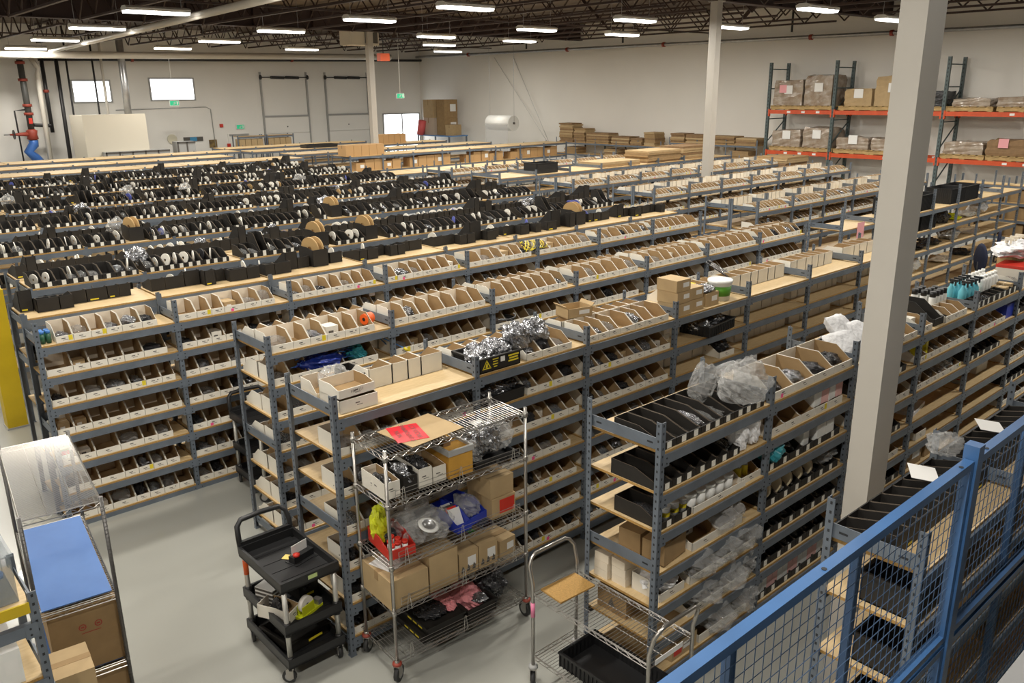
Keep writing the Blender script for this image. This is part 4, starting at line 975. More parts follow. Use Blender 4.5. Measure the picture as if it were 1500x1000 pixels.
for i, x in enumerate((1.59, 1.635)):
    t = thing('small_bottle', ('left', 'right')[i] + ' red-capped bottle on the fifth shelf by yellow column', 'bottle', (x, Y5 + .07, LV[4] + .006), 0); obj('body', MB().cyl((0, 0, 0), (0, 0, .08), .02, 10), t, mats=[M_white_p]); obj('cap', MB().cyl((0, 0, .08), (0, 0, .105), .021, 10), t, mats=[M_red])
for i in range(9):
    ph = i * .7; pts = [(7.45 + .05 * k + .03 * math.sin(k * 1.3 + ph), Y5 + .12 + .1 * math.sin(.8 * k + ph), LV[0] + .12 + .05 * math.sin(k + ph)) for k in range(8)]
    o = obj('yellow_cable', MB().path(pts, .006, 5), None, mats=[M_yel if i % 3 else M_plas_k]); tag(o, '%s loose %s cable heaped on white bins' % (ordn(i), 'yellow' if i % 3 else 'black'), 'cable', 'yellow and black cables on the bins')
for i, y in enumerate((.12, .22)):
    pts = [(4.03 + .03 * k, Y4 + y - .02 * k, LV3[1] + .16 - .02 * k * (1 + i)) for k in range(6)]
    o = obj('blue_cable', MB().path(pts, .006, 5), None, mats=[mat('cable_blue', (.06, .22, .55), .4)]); tag(o, ('left', 'right')[i] + ' blue cable with a yellow plug over the bin edge', 'cable'); obj('yellow_plug', MB().cyl(pts[-1], tuple(Vector(pts[-1]) + Vector((.03, -.02, -.03))), .012, 6), o, mats=[M_yel])

# R2: black bins bay, jars, paper, bags
bag('large clear bag hanging over the front of the top board', (4.72, Y2 + .10, LV2[0] + .06), (.36, .30, .28), M_bag, 0); bag('clear bag of white pieces standing among black bins', (4.52, Y2 + .28, LV2[0] + .06), (.24, .12, .26), M_bag, 3)
bag('white foam pack hanging below the large clear bag', (4.66, Y2 + .08, LV2[1] + .005), (.12, .14, .25), M_cloth, 1); bag('second white foam pack below the large clear bag', (4.79, Y2 + .08, LV2[1] + .005), (.12, .14, .25), M_cloth, 2)
bag('clear bag by the post above the foam packs', (4.86, Y2 + .25, LV2[0] + .05), (.18, .2, .18), M_bag, 4)
for i in range(9):
    x = 4.13 + .105 * (i % 5) + (.05 if i > 4 else 0); y = Y2 + .075 + (.115 if i > 4 else 0)
    t = thing('white_jar', '%s round white jar with lid on the third board' % ordn(i), 'jar', (x, y, LV2[2]), 0, 'white jars on the third board'); obj('body', MB().cyl((0, 0, 0), (0, 0, .11), .048, 16), t, mats=[M_white_p]); obj('lid', MB().lathe([(.052, .105), (.052, .125), (.047, .128), (.001, .128)], 16), t, mats=[M_white_p])
for i in range(3):
    t = thing('white_jar', '%s white jar with yellow band in the black bin' % ordn(i), 'jar', (3.90 + .09 * i, Y2 + .09, LV2[2] + .006), 0, 'yellow-banded jars'); obj('body', MB().cyl((0, 0, 0), (0, 0, .09), .035, 14), t, mats=[M_white_p]); obj('yellow_band', MB().cyl((0, 0, .03), (0, 0, .06), .0358, 14, caps=False), t, mats=[M_yel]); obj('lid', MB().cyl((0, 0, .09), (0, 0, .10), .037, 14), t, mats=[M_white_p])
bigbin('long white tray in front of the jars', (4.40, Y2 + .012, LV2[2]), (.60, .06, .045), .045, None, 0, 'white_parts_bin'); bigbin('open tan bin with yellow cans beside the jars', (4.80, Y2 + .03, LV2[2]), (.24, .34, .13), .05, None, 0, 'white_parts_bin')
for i in range(2):
    t = thing('yellow_can', ('left', 'right')[i] + ' small yellow can in the open tan bin', 'can', (4.76 + .08 * i, Y2 + .12, LV2[2] + .005)); obj('body', MB().cyl((0, 0, 0), (0, 0, .08), .03, 14), t, mats=[M_yel]); obj('lid', MB().lathe([(.03, .08), (.025, .09), (.02, .11), (.001, .11)], 12), t, mats=[M_duct])
for i in range(2): carton(('front', 'rear')[i] + ' brown carton in the black tray, fourth board', (3.95, Y2 + .12 + .2 * i, LV2[3] + .01), (.26, .17, .15), .1, M_kraft, False, False)
for i, (x, y) in enumerate(((3.88, .50), (3.90, .36))):
    for k in range(3): carton('%s pale paper pack of the %s stack, fifth board' % (('lowest', 'middle', 'topmost')[k], ('rear', 'front')[i]), (x, Y2 + y, LV2[4] + .062 * k), (.24, .12, .06), rnd.uniform(-.04, .04), M_cream, False, False, 'paper_pack', 'paper pack')
bigbin('white bin of folded white cloths at trolley end', (3.94, Y2 + .03, LV2[4]), (.26, .24, .13), .06, None, 0, 'white_parts_bin'); bag('folded white cloth heap in the end bin', (3.94, Y2 + .15, LV2[4] + .02), (.24, .22, .15), M_cloth, 1)
t = carton('brown carton with black arrow on the sixth board', (3.93, Y2 + .42, LV2[5]), (.28, .26, .17), 0, M_kraft, False, False); obj('arrow_mark', MB().quad((-.142, .03, .05), (-.142, -.03, .05), (-.142, -.01, .09), (-.142, .0, .12)), t, mats=[M_print])
t = carton('brown carton with red print on the floor level', (4.10, Y2 + .12, .19), (.28, .2, .13), 0, M_kraft2, False, True); obj('red_print', MB().quad((-.12, -.102, .03), (-.03, -.102, .03), (-.03, -.102, .09), (-.12, -.102, .09)), t, mats=[M_red])
for i, (x, l, s, h) in enumerate(((4.25, 4, .26, .19), (4.5, 4, .25, .2), (4.75, 4, .28, .2), (4.3, 5, .28, .2), (4.58, 5, .3, .22), (4.8, 5, .25, .2), (4.5, 6, .3, .2), (4.78, 6, .28, .2), (4.55, 3, .22, .2))):
    bag(ordn(i) + ' bulging clear bag on the lower boards facing the fence', (x, Y2 + .09, LV2[l] + .03), (s * 1.1, .32, h * 1.05), M_bag, i % 5, i, 'plastic_bag', 'plastic bag', 'bulging clear bags on lower boards')
# bay 1 cartons
x1 = X2 + BW
for i in range(10):
    carton('%s small pink and white carton on the second board' % ordn(i), (x1 + .72 + .11 * (i % 4), Y2 + .1 + .08 * (i // 8), LV2[1] + .06 + .056 * ((i // 4) % 3)), (.10, .13, .054), rnd.uniform(-.08, .08), (M_white_p, mat('pink_carton', (.80, .48, .45), .6))[i % 2], False, False, 'small_carton', 'carton', 'pink and white cartons')
for i in range(6): carton('%s white printed carton stacked on the third board' % ordn(i), (x1 + .80 + .13 * (i % 2), Y2 + .12, LV2[2] + .062 * (i // 2)), (.12, .2, .06), rnd.uniform(-.06, .06), M_white_p, False, True, 'small_carton', 'carton', 'white cartons on the third board')
carton('tall white carton with red mark on the third board', (x1 + .6, Y2 + .1, LV2[2]), (.10, .12, .24), .1, M_white_p, False, False)
bag('teal-green plastic bag on the third board', (x1 + .17, Y2 + .1, LV2[2] + .03), (.24, .2, .2), M_teal, 3)
for i in range(5):
    o = obj('tape_roll', reel_mb(.085, .045), None, (x1 + .14 + .15 * i, Y2 + .13, LV2[3] + .092), rot=(0, .12, .2), mats=[mat('masking_tape', (.62, .52, .34), .6), M_kraft2]); tag(o, '%s beige tape roll standing in black bins, fourth board' % ordn(i), 'tape roll', 'beige tape rolls')
bag('rolled clear wrap on the fourth board end', (x1 + 1.0, Y2 + .12, LV2[3] + .06), (.3, .2, .14), M_bag, 4)
for i in range(14): carton('%s pink and white carton in the bottom row by fence' % ordn(i), (x1 + .1 + .075 * i, Y2 + .14, LV2[6]), (.07, .2, .15), 0, (M_white_p, mat('pink_carton', (.80, .48, .45), .6))[(i // 2) % 2], False, False, 'small_carton', 'carton', 'pink and white cartons in the bottom row')
# bay 2 top: white pillow bags
x2_ = X2 + 2 * BW
tray('black tray holding the white pillow bags', (x2_ + .33, Y2 + .28, LV2[0]), (.44, .38, .06), 0, M_plas_k, False)
for i, (x, y, zo, tl) in enumerate(((.20, .24, .02, .55), (.45, .26, .05, .5), (.36, .38, .10, .75))):
    o = obj('pillow_bag', pillow_mb(.36, .30, .14, i), None, (x2_ + x, Y2 + y, LV2[0] + zo), rot=(tl, .06 * i, .15 * i - .1), mats=[M_cloth]); tag(o, ('front left', 'front right', 'rear')[i] + ' white pillow bag on the top board by the column', 'pillow bag')
# bays 3 and 4: cans, spray bottles, boxes
zz = LV2[0]
t = bigbin('black angled bin with yellow print, top board right of column', (7.82, Y2 + .04, zz), (.20, .46, .20), .07, M_black, 0, 'black_parts_bin'); obj('yellow_print', MB().quad((-.1025, .36, .06), (-.1025, .14, .06), (-.1025, .14, .09), (-.1025, .36, .09)), t, mats=[M_yel])
for i in range(11):
    x, y = 8.22 + .085 * (i % 4), Y2 + .275 + .085 * (i // 4)
    t = thing('spray_can', '%s yellow and white aerosol can with black cap' % ordn(i), 'spray can', (x, y, zz), 0, 'aerosol cans on the top board')
    obj('body', MB().lathe([(.031, 0), (.033, .01), (.033, .15), (.02, .165)], 14, mats=[1, 0, 0]), t, mats=[M_white_p, M_duct]); obj('yellow_band', MB().cyl((0, 0, .02), (0, 0, .07), .0336, 14, caps=False), t, mats=[M_yel]); obj('cap', MB().cyl((0, 0, .155), (0, 0, .21), .029, 14), t, mats=[M_plas_k])
for i in range(8):
    x, y = 8.80 + .105 * (i % 4), Y2 + .215 + .115 * (i // 4)
    t = thing('spray_bottle', '%s aqua spray bottle with dark trigger' % ordn(i), 'spray bottle', (x, y, zz + .01), 0, 'aqua spray bottles on the top board')
    obj('body', MB().lathe([(.036, 0), (.04, .01), (.04, .11), (.014, .16), (.014, .18)], 14), t, mats=[M_aqua]); obj('trigger', MB().cyl((0, 0, .18), (0, 0, .205), .017, 10).box(-.012, .012, -.06, .02, .20, .225).box(-.006, .006, -.045, -.03, .16, .20), t, mats=[M_plas_k])
for i in range(10):
    x, y = 9.30 + .09 * (i % 5), Y2 + .22 + .12 * (i // 5)
    t = thing('white_bottle', '%s white plastic bottle behind the aqua sprays' % ordn(i), 'bottle', (x, y, zz), 0, 'white bottles on the top board'); obj('body', MB().lathe([(.036, 0), (.038, .01), (.038, .15), (.02, .18)], 14), t, mats=[M_white_p]); obj('cap', MB().cyl((0, 0, .18), (0, 0, .21), .02, 12), t, mats=[M_white_p])
t = carton('white carton with a red top edge, right end of top board', (10.15, Y2 + .18, zz), (.34, .3, .22), .05, M_white, False, False); obj('red_edge', B(-.172, .172, -.152, .152, .19, .222), t, mats=[M_red])
carton('open tan carton beside the red-edged carton', (10.60, Y2 + .28, zz), (.38, .36, .26), 0, M_kraft2, True, False); bag('white foam pieces heaped on the tan carton', (10.4, Y2 + .3, zz + .262), (.7, .35, .16), M_cloth, 1)
for i in range(3):
    t = thing('spray_bottle', '%s white trigger bottle at the right edge' % ordn(i), 'spray bottle', (10.25 + .16 * i, Y2 + .34, zz + .42), 0); obj('body', MB().lathe([(.04, -.16), (.04, -.05), (.014, 0)], 12), t, mats=[M_white_p]); obj('trigger', MB().cyl((0, 0, 0), (0, 0, .03), .018, 10).box(-.014, .014, -.07, .02, .03, .06).box(-.007, .007, -.05, -.035, -.01, .03), t, mats=[M_cream])
x3_ = X2 + 3 * BW
bag('crumpled clear bag on the fourth board right of column', (x3_ + .75, Y2 + .2, LV2[2] + .005), (.5, .3, .16), M_bag, 2)
o = obj('white_pad', MB().box(-.2, .2, -.14, .14, 0, .04), None, (x3_ + .35, Y2 + .22, LV2[3]), .15, mats=[M_cloth]); tag(o, 'stack of white foam sheets on a bare board', 'foam sheets')
for i, (x, l) in enumerate(((.85, 3), (.95, 4))):
    o = obj('tape_ring', reel_mb(.075, .03).xf(Matrix.Rotation(math.pi / 2, 4, 'Y')), None, (X2 + 4 * BW + x - .6, Y2 + .15, LV2[l] + .016), mats=[(M_grey, M_kraft3)[i], M_red]); tag(o, ('grey tape roll with red core on a bare board', 'brown tape roll on the lower bare board')[i], 'tape roll')
for i in range(3):
    t = thing('small_bottle', '%s black-capped white bottle by the tape roll' % ordn(i), 'bottle', (X2 + 4 * BW + .36 + .07 * i, Y2 + .28, LV2[3])); obj('body', MB().cyl((0, 0, 0), (0, 0, .1), .03, 12), t, mats=[M_white_p]); obj('cap', MB().cyl((0, 0, .1), (0, 0, .14), .026, 12), t, mats=[M_plas_k])
carton('tall white carton standing behind the tape roll', (X2 + 4 * BW + .8, Y2 + .2, LV2[3]), (.3, .16, .2), 0, M_white, False, True)
for i, (x, l, sx) in enumerate(((.25, 5, .34), (.7, 5, .36), (.3, 6, .4), (.8, 6, .34))): carton('%s brown carton on the low boards right of column' % ordn(i), (x3_ + x, Y2 + .2, LV2[l]), (sx, .34, .2), rnd.uniform(-.05, .05), M_kraft, True, True)
bigbin('open tan bin with a white front, fifth board right of column', (x3_ + .35, Y2 + .03, LV2[4]), (.22, .34, .16), .07, None, 0, 'white_parts_bin')
for i, x in enumerate((.12, .32)):
    t = carton(('yellow tall packet', 'yellow short packet')[i] + ' standing in bins right of column', (x3_ + x, Y2 + .1, LV2[1] + .01), (.06, .06, .2 - .04 * i), .1, mat('packet_yellow', (.85, .75, .02), .4), False, False, 'packet', 'packet')
t = thing('padlock_box', 'blue case with a white loop handle at the right edge', 'case', (X2 + 5 * BW - .1, Y2 + .1, LV2[1])); obj('body', B(-.13, .13, -.07, .07, 0, .15), t, mats=[M_bin_u]); obj('handle', MB().path([(-.05, 0, .15), (-.05, 0, .22), (0, 0, .25), (.05, 0, .22), (.05, 0, .15)], .012, 8), t, mats=[M_white_p])
for i in range(6):
    t = thing('white_bottle', '%s white jug with red label behind mesh shelving' % ordn(i), 'bottle', (6.55 + .13 * (i % 3), Y0 + .18 + .14 * (i // 3), LV0[0]), 0, 'white jugs at the right edge'); obj('body', MB().lathe([(.05, 0), (.055, .01), (.055, .15), (.02, .19)], 14), t, mats=[M_white_p]); obj('cap', MB().cyl((0, 0, .19), (0, 0, .22), .022, 12), t, mats=[M_white_p]); obj('red_label', MB().cyl((0, 0, .03), (0, 0, .09), .0556, 14, caps=False), t, mats=[M_red])
bag('clear bag lying by the mesh shelving post', (4.70, Y0 + .38, LV0[0] + .13), (.2, .16, .12), M_bag, 2); 
for i, x in enumerate((4.35, 5.3)):
    o = obj('paper_sheet', MB().box(-.11, .11, -.07, .07, 0, .002), None, (x, Y0 + .34, LV0[0] + .135), rot=(.08, .06, .5), mats=[M_paper]); tag(o, ('near', 'far')[i] + ' white paper lying over the black bins', 'paper')
for l in (1, 2, 3):
    t = tray('black box with yellow tape, %s board behind mesh' % LVN[l], (X0 + .24, Y0 + .17, LV0[l]), (.36, .26, .16), 0, M_black, False); obj('yellow_tape', B(-.181, -.10, -.132, -.13, .12, .14), t, mats=[M_yel])
bag('crumpled clear bag on the mesh shelving second bay', (X0 + 1.6, Y0 + .16, LV0[1]), (.3, .22, .16), M_bag, 1); bag('dark bag on the mesh shelving top second bay', (X0 + 1.9, Y0 + .12, LV0[2]), (.3, .22, .12), M_dbag, 2)

# ------------------------------------------------------------------ back wall: windows, dock doors, services
def window(n, x0, x1, z0, z1, y=YW):
    fr = struct('window_%d' % n, MB().box(x0 - .06, x0, y - .05, y, z0 - .06, z1 + .06).box(x1, x1 + .06, y - .05, y, z0 - .06, z1 + .06).box(x0, x1, y - .05, y, z0 - .06, z0).box(x0, x1, y - .05, y, z1, z1 + .06), M_grey)
    obj('pane', B(x0, x1, y - .02, y - .005, z0, z1), fr, mats=[M_day])
    return fr
window(1, 9.73, 11.08, 3.70, 4.46); window(2, 12.69, 14.45, 3.73, 4.54)
wd = window(3, 23.95, 26.1, 1.0, 2.84); obj('mullion', B(25.02, 25.08, YW - .05, YW - .02, 1.0, 2.84), wd, mats=[M_grey])
for n, (x0, x1) in enumerate(((17.54, 19.75), (20.79, 23.05))):
    d = struct('door_%d' % (n + 1), MB().box(x0 - .06, x0, YW - .1, YW, 0, 4.85).box(x1, x1 + .06, YW - .1, YW, 0, 4.85), mat('track_grey', (.38, .38, .37), .5, .3))
    for k in range(4): obj('door_panel', B(x0, x1, YW - .06, YW - .02, .01 + .72 * k, .715 + .72 * k), d, mats=[M_wallb])
    obj('head_rail', B(x0, x1, YW - .09, YW - .01, 2.89, 2.96), d, mats=[mat('track_grey', (.38, .38, .37), .5, .3)])
    obj('spring_shaft', MB().cyl((x0 - .1, YW - .12, 4.62), (x1 + .1, YW - .12, 4.62), .02, 8), d, mats=[M_dkmetal])
    for s in (0, 1): obj('torsion_spring', MB().cyl((x0 + .45 + .72 * s, YW - .12, 4.62), (x0 + 1.1 + .72 * s, YW - .12, 4.60), .065, 10), d, mats=[M_dkmetal])
    for x in (x0 - .05, x1 + .05): obj('cable_drum', MB().cyl((x - .03, YW - .12, 4.62), (x + .03, YW - .12, 4.62), .1, 12), d, mats=[M_dkmetal])
    if n == 0: pass
    obj('lock_knob', MB().cyl((x0 + 1.1, YW - .08, 2.45), (x0 + 1.1, YW - .06, 2.45), .03, 8), d, mats=[M_print])
d3 = struct('door_3', B(15.75, 16.75, YW - .05, YW, 0, 2.25), M_wallb); obj('door_closer', B(15.8, 16.7, YW - .1, YW - .05, 2.14, 2.22), d3, mats=[M_duct])
def exit_sign(label, x, y, z, rod):
    t = thing('exit_sign', label, 'exit sign', (x, y, z)); obj('box', B(-.19, .19, -.05, 0, 0, .2), t, mats=[M_white_p]); obj('green_face', B(-.17, .17, -.055, -.05, .015, .185), t, mats=[M_exit])
    man = MB().cyl((.03, -.057, .145), (.03, -.0555, .145), .017, 8)
    for a, b in (((.02, .125), (-.02, .08)), ((-.02, .08), (-.07, .05)), ((-.02, .08), (.02, .04)), ((.015, .11), (.06, .09)), ((.015, .12), (-.04, .12))): man.cyl((a[0], -.056, a[1]), (b[0], -.056, b[1]), .009, 4)
    obj('running_figure', man, t, mats=[M_white_p])
    obj('doorway_mark', B(.09, .14, -.057, -.0555, .04, .165), t, mats=[M_white_p])
    if rod: obj('hanging_rod', MB().cyl((0, -.025, .2), (0, -.025, ZC - z), .012, 6), t, mats=[M_white_p])
exit_sign('green exit sign hanging below the right window', 12.75, 34.3, 3.5, True); exit_sign('green exit sign on the wall above the back door', 16.36, YW - .01, 2.42, False); exit_sign('green exit sign hanging near the glass door', 20.55, 30.0, 3.67, True)
def pipe(name, label, pts, r, m, cat='pipe', n=8, coup=None, cm=None):
    t = thing(name, label, cat, pts[0]); b = Vector(pts[0])
    obj('run', MB().path([Vector(p) - b for p in pts], r, n), t, mats=[m])
    for c in coup or []:
        c = Vector(c) - b; ax = Vector(pts[1]) - Vector(pts[0]); ax.normalize(); obj('coupling', MB().cyl(c - ax * .05, c + ax * .05, r * 1.45, 10), t, mats=[cm or M_rust])
    return t
pipe('wall_pipe', 'black sprinkler pipe along the top of the back wall', [(8.6, 36.2, 5.24), (26.2, 36.2, 5.44)], .06, M_dkmetal, coup=[(12, 36.2, 5.28), (19, 36.2, 5.36)])
pipe('white_duct', 'long white tube crossing the hall near the back wall', [(-2, 34, 5.22), (12, 34, 5.36), (23, 34.2, 5.48)], .125, M_pvc, 'duct', 12)
pipe('white_pipe', 'slim white pipe running forward under the joists, upper left', [(8.42, 33.6, 5.42), (6.98, 12.0, 5.50)], .075, M_pvc)
pipe('drain_pipe', 'white drain pipe standing at the back wall, left', [(8.2, 35.7, 5.35), (8.42, 35.6, 4.9), (8.36, 35.6, 4.7), (8.31, 35.6, 0)], .09, M_pvc)
pipe('standing_pipe', 'thick dark pipe standing left of the small window', [(9.09, 35.7, 5.3), (9.02, 35.7, 0)], .07, M_dkmetal); pipe('standing_pipe', 'thin dark pipe beside the thick one at back wall', [(9.5, 35.9, 6.5), (9.42, 35.9, 0)], .035, M_dkmetal)
pipe('standing_pipe', 'thin dark pipe in front of the small window', [(10.30, 35.5, 6.5), (10.27, 35.5, 0)], .035, M_dkmetal); pipe('standing_pipe', 'white pipe in front of the small window', [(10.62, 35.5, 6.5), (10.58, 35.5, 0)], .05, M_pvc)
pipe('standing_pipe', 'dark branch pipe right of the sprinkler riser', [(8.62, 35.8, 5.2), (8.60, 35.8, 2.6)], .07, M_dkmetal, coup=[(8.61, 35.8, 4.1)])
rs = pipe('sprinkler_riser', 'sprinkler riser with red valve and blue lower valves', [(7.85, 35.6, 5.2), (7.85, 35.6, 2.75)], .11, mat('riser_grey', (.07, .07, .065), .5), 'riser', 12, [(7.85, 35.6, 5.1), (7.85, 35.6, 4.5), (7.85, 35.6, 3.6), (7.85, 35.6, 3.3)])
obj('red_valve', MB().lathe([(.11, 0), (.2, .05), (.17, .2), (.2, .35), (.11, .4)], 12, o=(0, 0, -2.85)).cyl((0, 0, -2.62), (-.75, -.1, -2.62), .1, 8, r1=.03), rs, mats=[M_rust])
obj('handwheel', reel_mb(.17, .03), rs, (-.62, -.1, -2.62), mats=[M_dkmetal, M_dkmetal]); obj('spindle', MB().cyl((-.62, -.1, -2.62), (-.95, -.12, -2.62), .015, 6), rs, mats=[M_dkmetal])
obj('red_tag', B(-.06, .06, -.13, -.115, -2.25, -2.05), rs, mats=[M_red])
obj('blue_valve', MB().path([(0, 0, -2.85), (0, 0, -3.0), (-.22, -.05, -3.25), (0, 0, -3.5), (.12, .05, -3.62), (.05, 0, -3.9), (-.15, 0, -4.2), (0, 0, -4.5), (0, 0, -5.15)], .17, 10), rs, mats=[M_valve])
obj('side_pipe', MB().path([(-.1, 0, -1.75), (-.45, 0, -1.78), (-.42, 0, -4.6)], .03, 6), rs, mats=[M_dkmetal]); obj('branch', MB().path([(.1, 0, -2.3), (.7, .2, -2.35), (.75, .2, -2.3)], .07, 8), rs, mats=[M_dkmetal])
t = thing('paint_booth', 'large beige panelled booth against the back wall', 'booth', (10.05, 33.6, 0)); obj('front_panel', B(-1.1, 1.1, -.6, -.55, 0, 3.26), t, mats=[M_beige]); obj('body', B(-1.1, 1.1, -.55, 1.0, 0, 3.24), t, mats=[M_beige])
pipe('vent_duct', 'silver foil duct rising from the beige booth', [(10.93, 34.2, 3.24), (10.95, 34.2, 4.2), (10.96, 34.2, 6.4)], .13, M_duct, 'duct', 12)
for i, (x, w_, z) in enumerate(((10.6, 2.3, 1.95), (12.4, .7, 2.2))):
    t = thing('cubby_cabinet', ('low black-framed cubby cabinet in front of the booth', 'grey desk hutch right of the booth')[i], 'cabinet', (x, 32.6, 0)); obj('body', B(-w_ / 2, w_ / 2, 0, .5, 0, z), t, mats=[M_grey])
    for k in range(5 if i == 0 else 2): ww = w_ / (5 if i == 0 else 2); obj('cubby_frame', MB().box(-w_ / 2 + k * ww, -w_ / 2 + (k + 1) * ww, -.02, 0, z - .06, z).box(-w_ / 2 + k * ww, -w_ / 2 + k * ww + .05, -.02, 0, z - .5, z), t, mats=[M_print])
o = obj('wall_clock', MB().cyl((0, 0, 0), (0, -.05, 0), .2, 20), None, (13.3, YW - .01, 2.12), mats=[mat('clock_cream', (.66, .62, .48), .5)]); tag(o, 'round cream wall clock on the back wall', 'clock')
t = thing('notice_board', 'dark strip notice with a blue centre on back wall', 'sign', (14.2, YW - .01, 2.08)); obj('board', B(-.42, .42, -.03, 0, -.09, .09), t, mats=[M_print]); obj('blue_panel', B(-.15, .15, -.035, -.03, -.08, .08), t, mats=[mat('sign_blue', (.05, .25, .45), .5)])
o = obj('wall_picture', B(-.17, .17, -.03, 0, -.17, .17), None, (15.05, YW - .01, 1.85), mats=[mat('picture_gold', (.30, .20, .06), .5, 0, 0, 6, (.05, .03, .02))]); tag(o, 'small dark gold picture on the back wall', 'picture')
pipe('conduit', 'thin grey conduit bending down the back wall', [(11.2, YW - .03, 3.35), (14.9, YW - .03, 3.4), (15.1, YW - .03, 3.3), (15.2, YW - .03, 0)], .018, M_duct, 'conduit', 6)
for i, (x, z) in enumerate(((15.5, 2.6), (15.75, 1.75))):
    o = obj('fire_alarm', B(-.07, .07, -.06, 0, -.07, .07), None, (x, YW - .01, z), mats=[M_red]); tag(o, ('upper', 'lower')[i] + ' small red alarm box on the back wall', 'alarm')
# unit heater and orange beacon box near the roof
t = thing('unit_heater', 'beige unit heater with dark grille hung near the far column', 'heater', (16.0, 25.6, 5.45)); obj('cabinet', B(-.55, .55, -.35, .35, 0, .55), t, mats=[M_beige]); obj('grille', B(.0, .5, -.36, -.35, .06, .5), t, mats=[M_print])
for x in (-.5, .5): obj('hanger', MB().cyl((x, 0, .55), (x, 0, 1.05), .012, 6), t, mats=[M_dkmetal])
t = thing('heater_box', 'bright orange box hung beside the far column', 'box', (17.85, 27, 5.02)); obj('body', B(-.2, .2, -.12, .12, 0, .26), t, mats=[mat('signal_orange', (.9, .12, .01), .5)]); obj('hanger', MB().cyl((0, 0, .26), (0, 0, 1.45), .015, 6), t, mats=[M_dkmetal])
# right wall pipe
rp = pipe('wall_pipe', 'grey sprinkler pipe with red couplings along the right wall', [(25.9, 36.2, 5.60), (25.9, 3, 5.40)], .06, M_duct, coup=[(25.9, 32, 5.57), (25.9, 25.5, 5.53), (25.9, 20.5, 5.5), (25.9, 14.6, 5.46), (25.9, 12, 5.45)])
for y in (28, 22.5, 18.5, 15.3, 11.5): obj('pipe_hanger', MB().cyl((0, y - 36.2, .05), (0, y - 36.2, .9), .035, 6), rp, mats=[M_dkmetal])

# ------------------------------------------------------------------ bubble-wrap roll, corner cartons
t = thing('bubble_wrap_roll', 'large hanging roll of white bubble wrap by right wall', 'roll', (24.0, 27.5, 2.62)); obj('roll', MB().cyl((0, -.75, 0), (0, .75, 0), .31, 24), t, mats=[M_bubble])
obj('core', MB().cyl((0, -.80, 0), (0, .80, 0), .045, 10), t, mats=[M_print]); obj('loose_sheet', B(-.315, -.305, -.72, .72, -1.6, .0), t, mats=[M_bag])
for y in (-.78, .78): obj('rope', MB().cyl((0, y, 0), (0, y, 3.86), .008, 5), t, mats=[M_duct])
for i, (a, b) in enumerate((((26.29, 30.6, 5.4), (25.9, 26.7, 1.8)), ((26.29, 29.3, 5.4), (25.9, 26.6, 1.8)))): pipe('rope', ('left', 'right')[i] + ' thin slanting rope on the right wall', [a, b], .008, M_duct, 'rope', 5)
t = thing('work_table', 'blue-framed table carrying tall cartons in the far corner', 'table', (25.3, 33.4, 0)); obj('top', B(-.55, .6, -1.2, 1.4, 1.85, 1.90), t, mats=[mat('table_blue', (.12, .25, .5), .5)])
for x in (-.5, .55):
    for y in (-1.15, 1.35): obj('leg', B(x - .03, x + .03, y - .03, y + .03, 0, 1.85), t, mats=[M_steel])
carton('lower left tall carton in the far corner stack', (25.35, 34.0, 1.9), (.9, .8, .8), 0, mat('kraft_grey', (.52, .42, .33), .8), True, False); carton('lower right carton in the far corner stack', (25.45, 33.2, 1.9), (.8, .62, .8), 0, M_kraft, True, True)
carton('upper left tall carton in the far corner stack', (25.35, 34.0, 2.705), (.9, .8, .85), 0, M_kraft2, True, False); carton('upper right carton in the far corner stack', (25.45, 33.2, 2.705), (.8, .6, .85), 0, M_kraft, True, True)
carton('small crumpled carton right of the corner stack', (25.3, 32.55, 1.9), (.6, .5, .5), .2, M_kraft2, True, False); carton('small white carton left of the corner stack', (24.95, 34.6, 1.9), (.3, .25, .4), .3, M_white, False, False)
o = obj('red_roll', MB().cyl((0, 0, .0), (.06, -.12, .68), .19, 16), None, (24.72, 34.45, 1.905), mats=[mat('roll_red', (.70, .12, .12), .5)]); tag(o, 'leaning red roll beside the far corner cartons', 'roll')

# ------------------------------------------------------------------ shelving with folded cartons along the right wall
def wall_bays(desc, ya, n, w_, ztop, x=25.2, dep=.6, zl=(0, .45, .95, 1.45)):
    for i in range(n):
        t = thing('shelving_bay', 'steel shelving bay, %s from left, %s' % (ordn(i), desc), 'shelving', (x, ya - i * w_, 0), -math.pi / 2, 'shelving bays of ' + desc)
        for xx in ((0,) if i < n - 1 else (0, w_)):
            obj('post', post_mesh(round(ztop + .18, 2), False), t, (xx, 0, 0)); o = obj('post', post_mesh(round(ztop + .18, 2), False), t, (xx, dep, 0)); o.scale = (1, -1, 1)
        for z in [ztop - q for q in zl]:
            obj('shelf_board', board_mesh(dep, w_), t, (0, 0, z)); obj('shelf_beam', beam_mesh(False, w_), t, (0, 0, z))
wall_bays('wall run with folded cartons', 25.4, 5, 1.1, 1.88); wall_bays('higher wall run near pallet rack', 19.5, 3, 1.22, 2.06)
def flats(label, x, y, z, a, b, h, seed, rz=0, m=None):
    r = random.Random(seed); g = MB(); n = max(2, int(h / .055)); th = h / n
    for k in range(n): j = r.uniform(-.03, .03); q = r.uniform(-.03, .03); g.box(-a / 2 + q, a / 2 + q, -b / 2 + j, b / 2 + j, k * th, (k + 1) * th - .004, r.randrange(3))
    o = obj('folded_cartons', g, None, (x, y, z), rz, mats=[M_kraft, M_kraft3, M_kraft2] if not m else m); return tag(o, label, 'folded cartons', 'stacks of folded cartons')
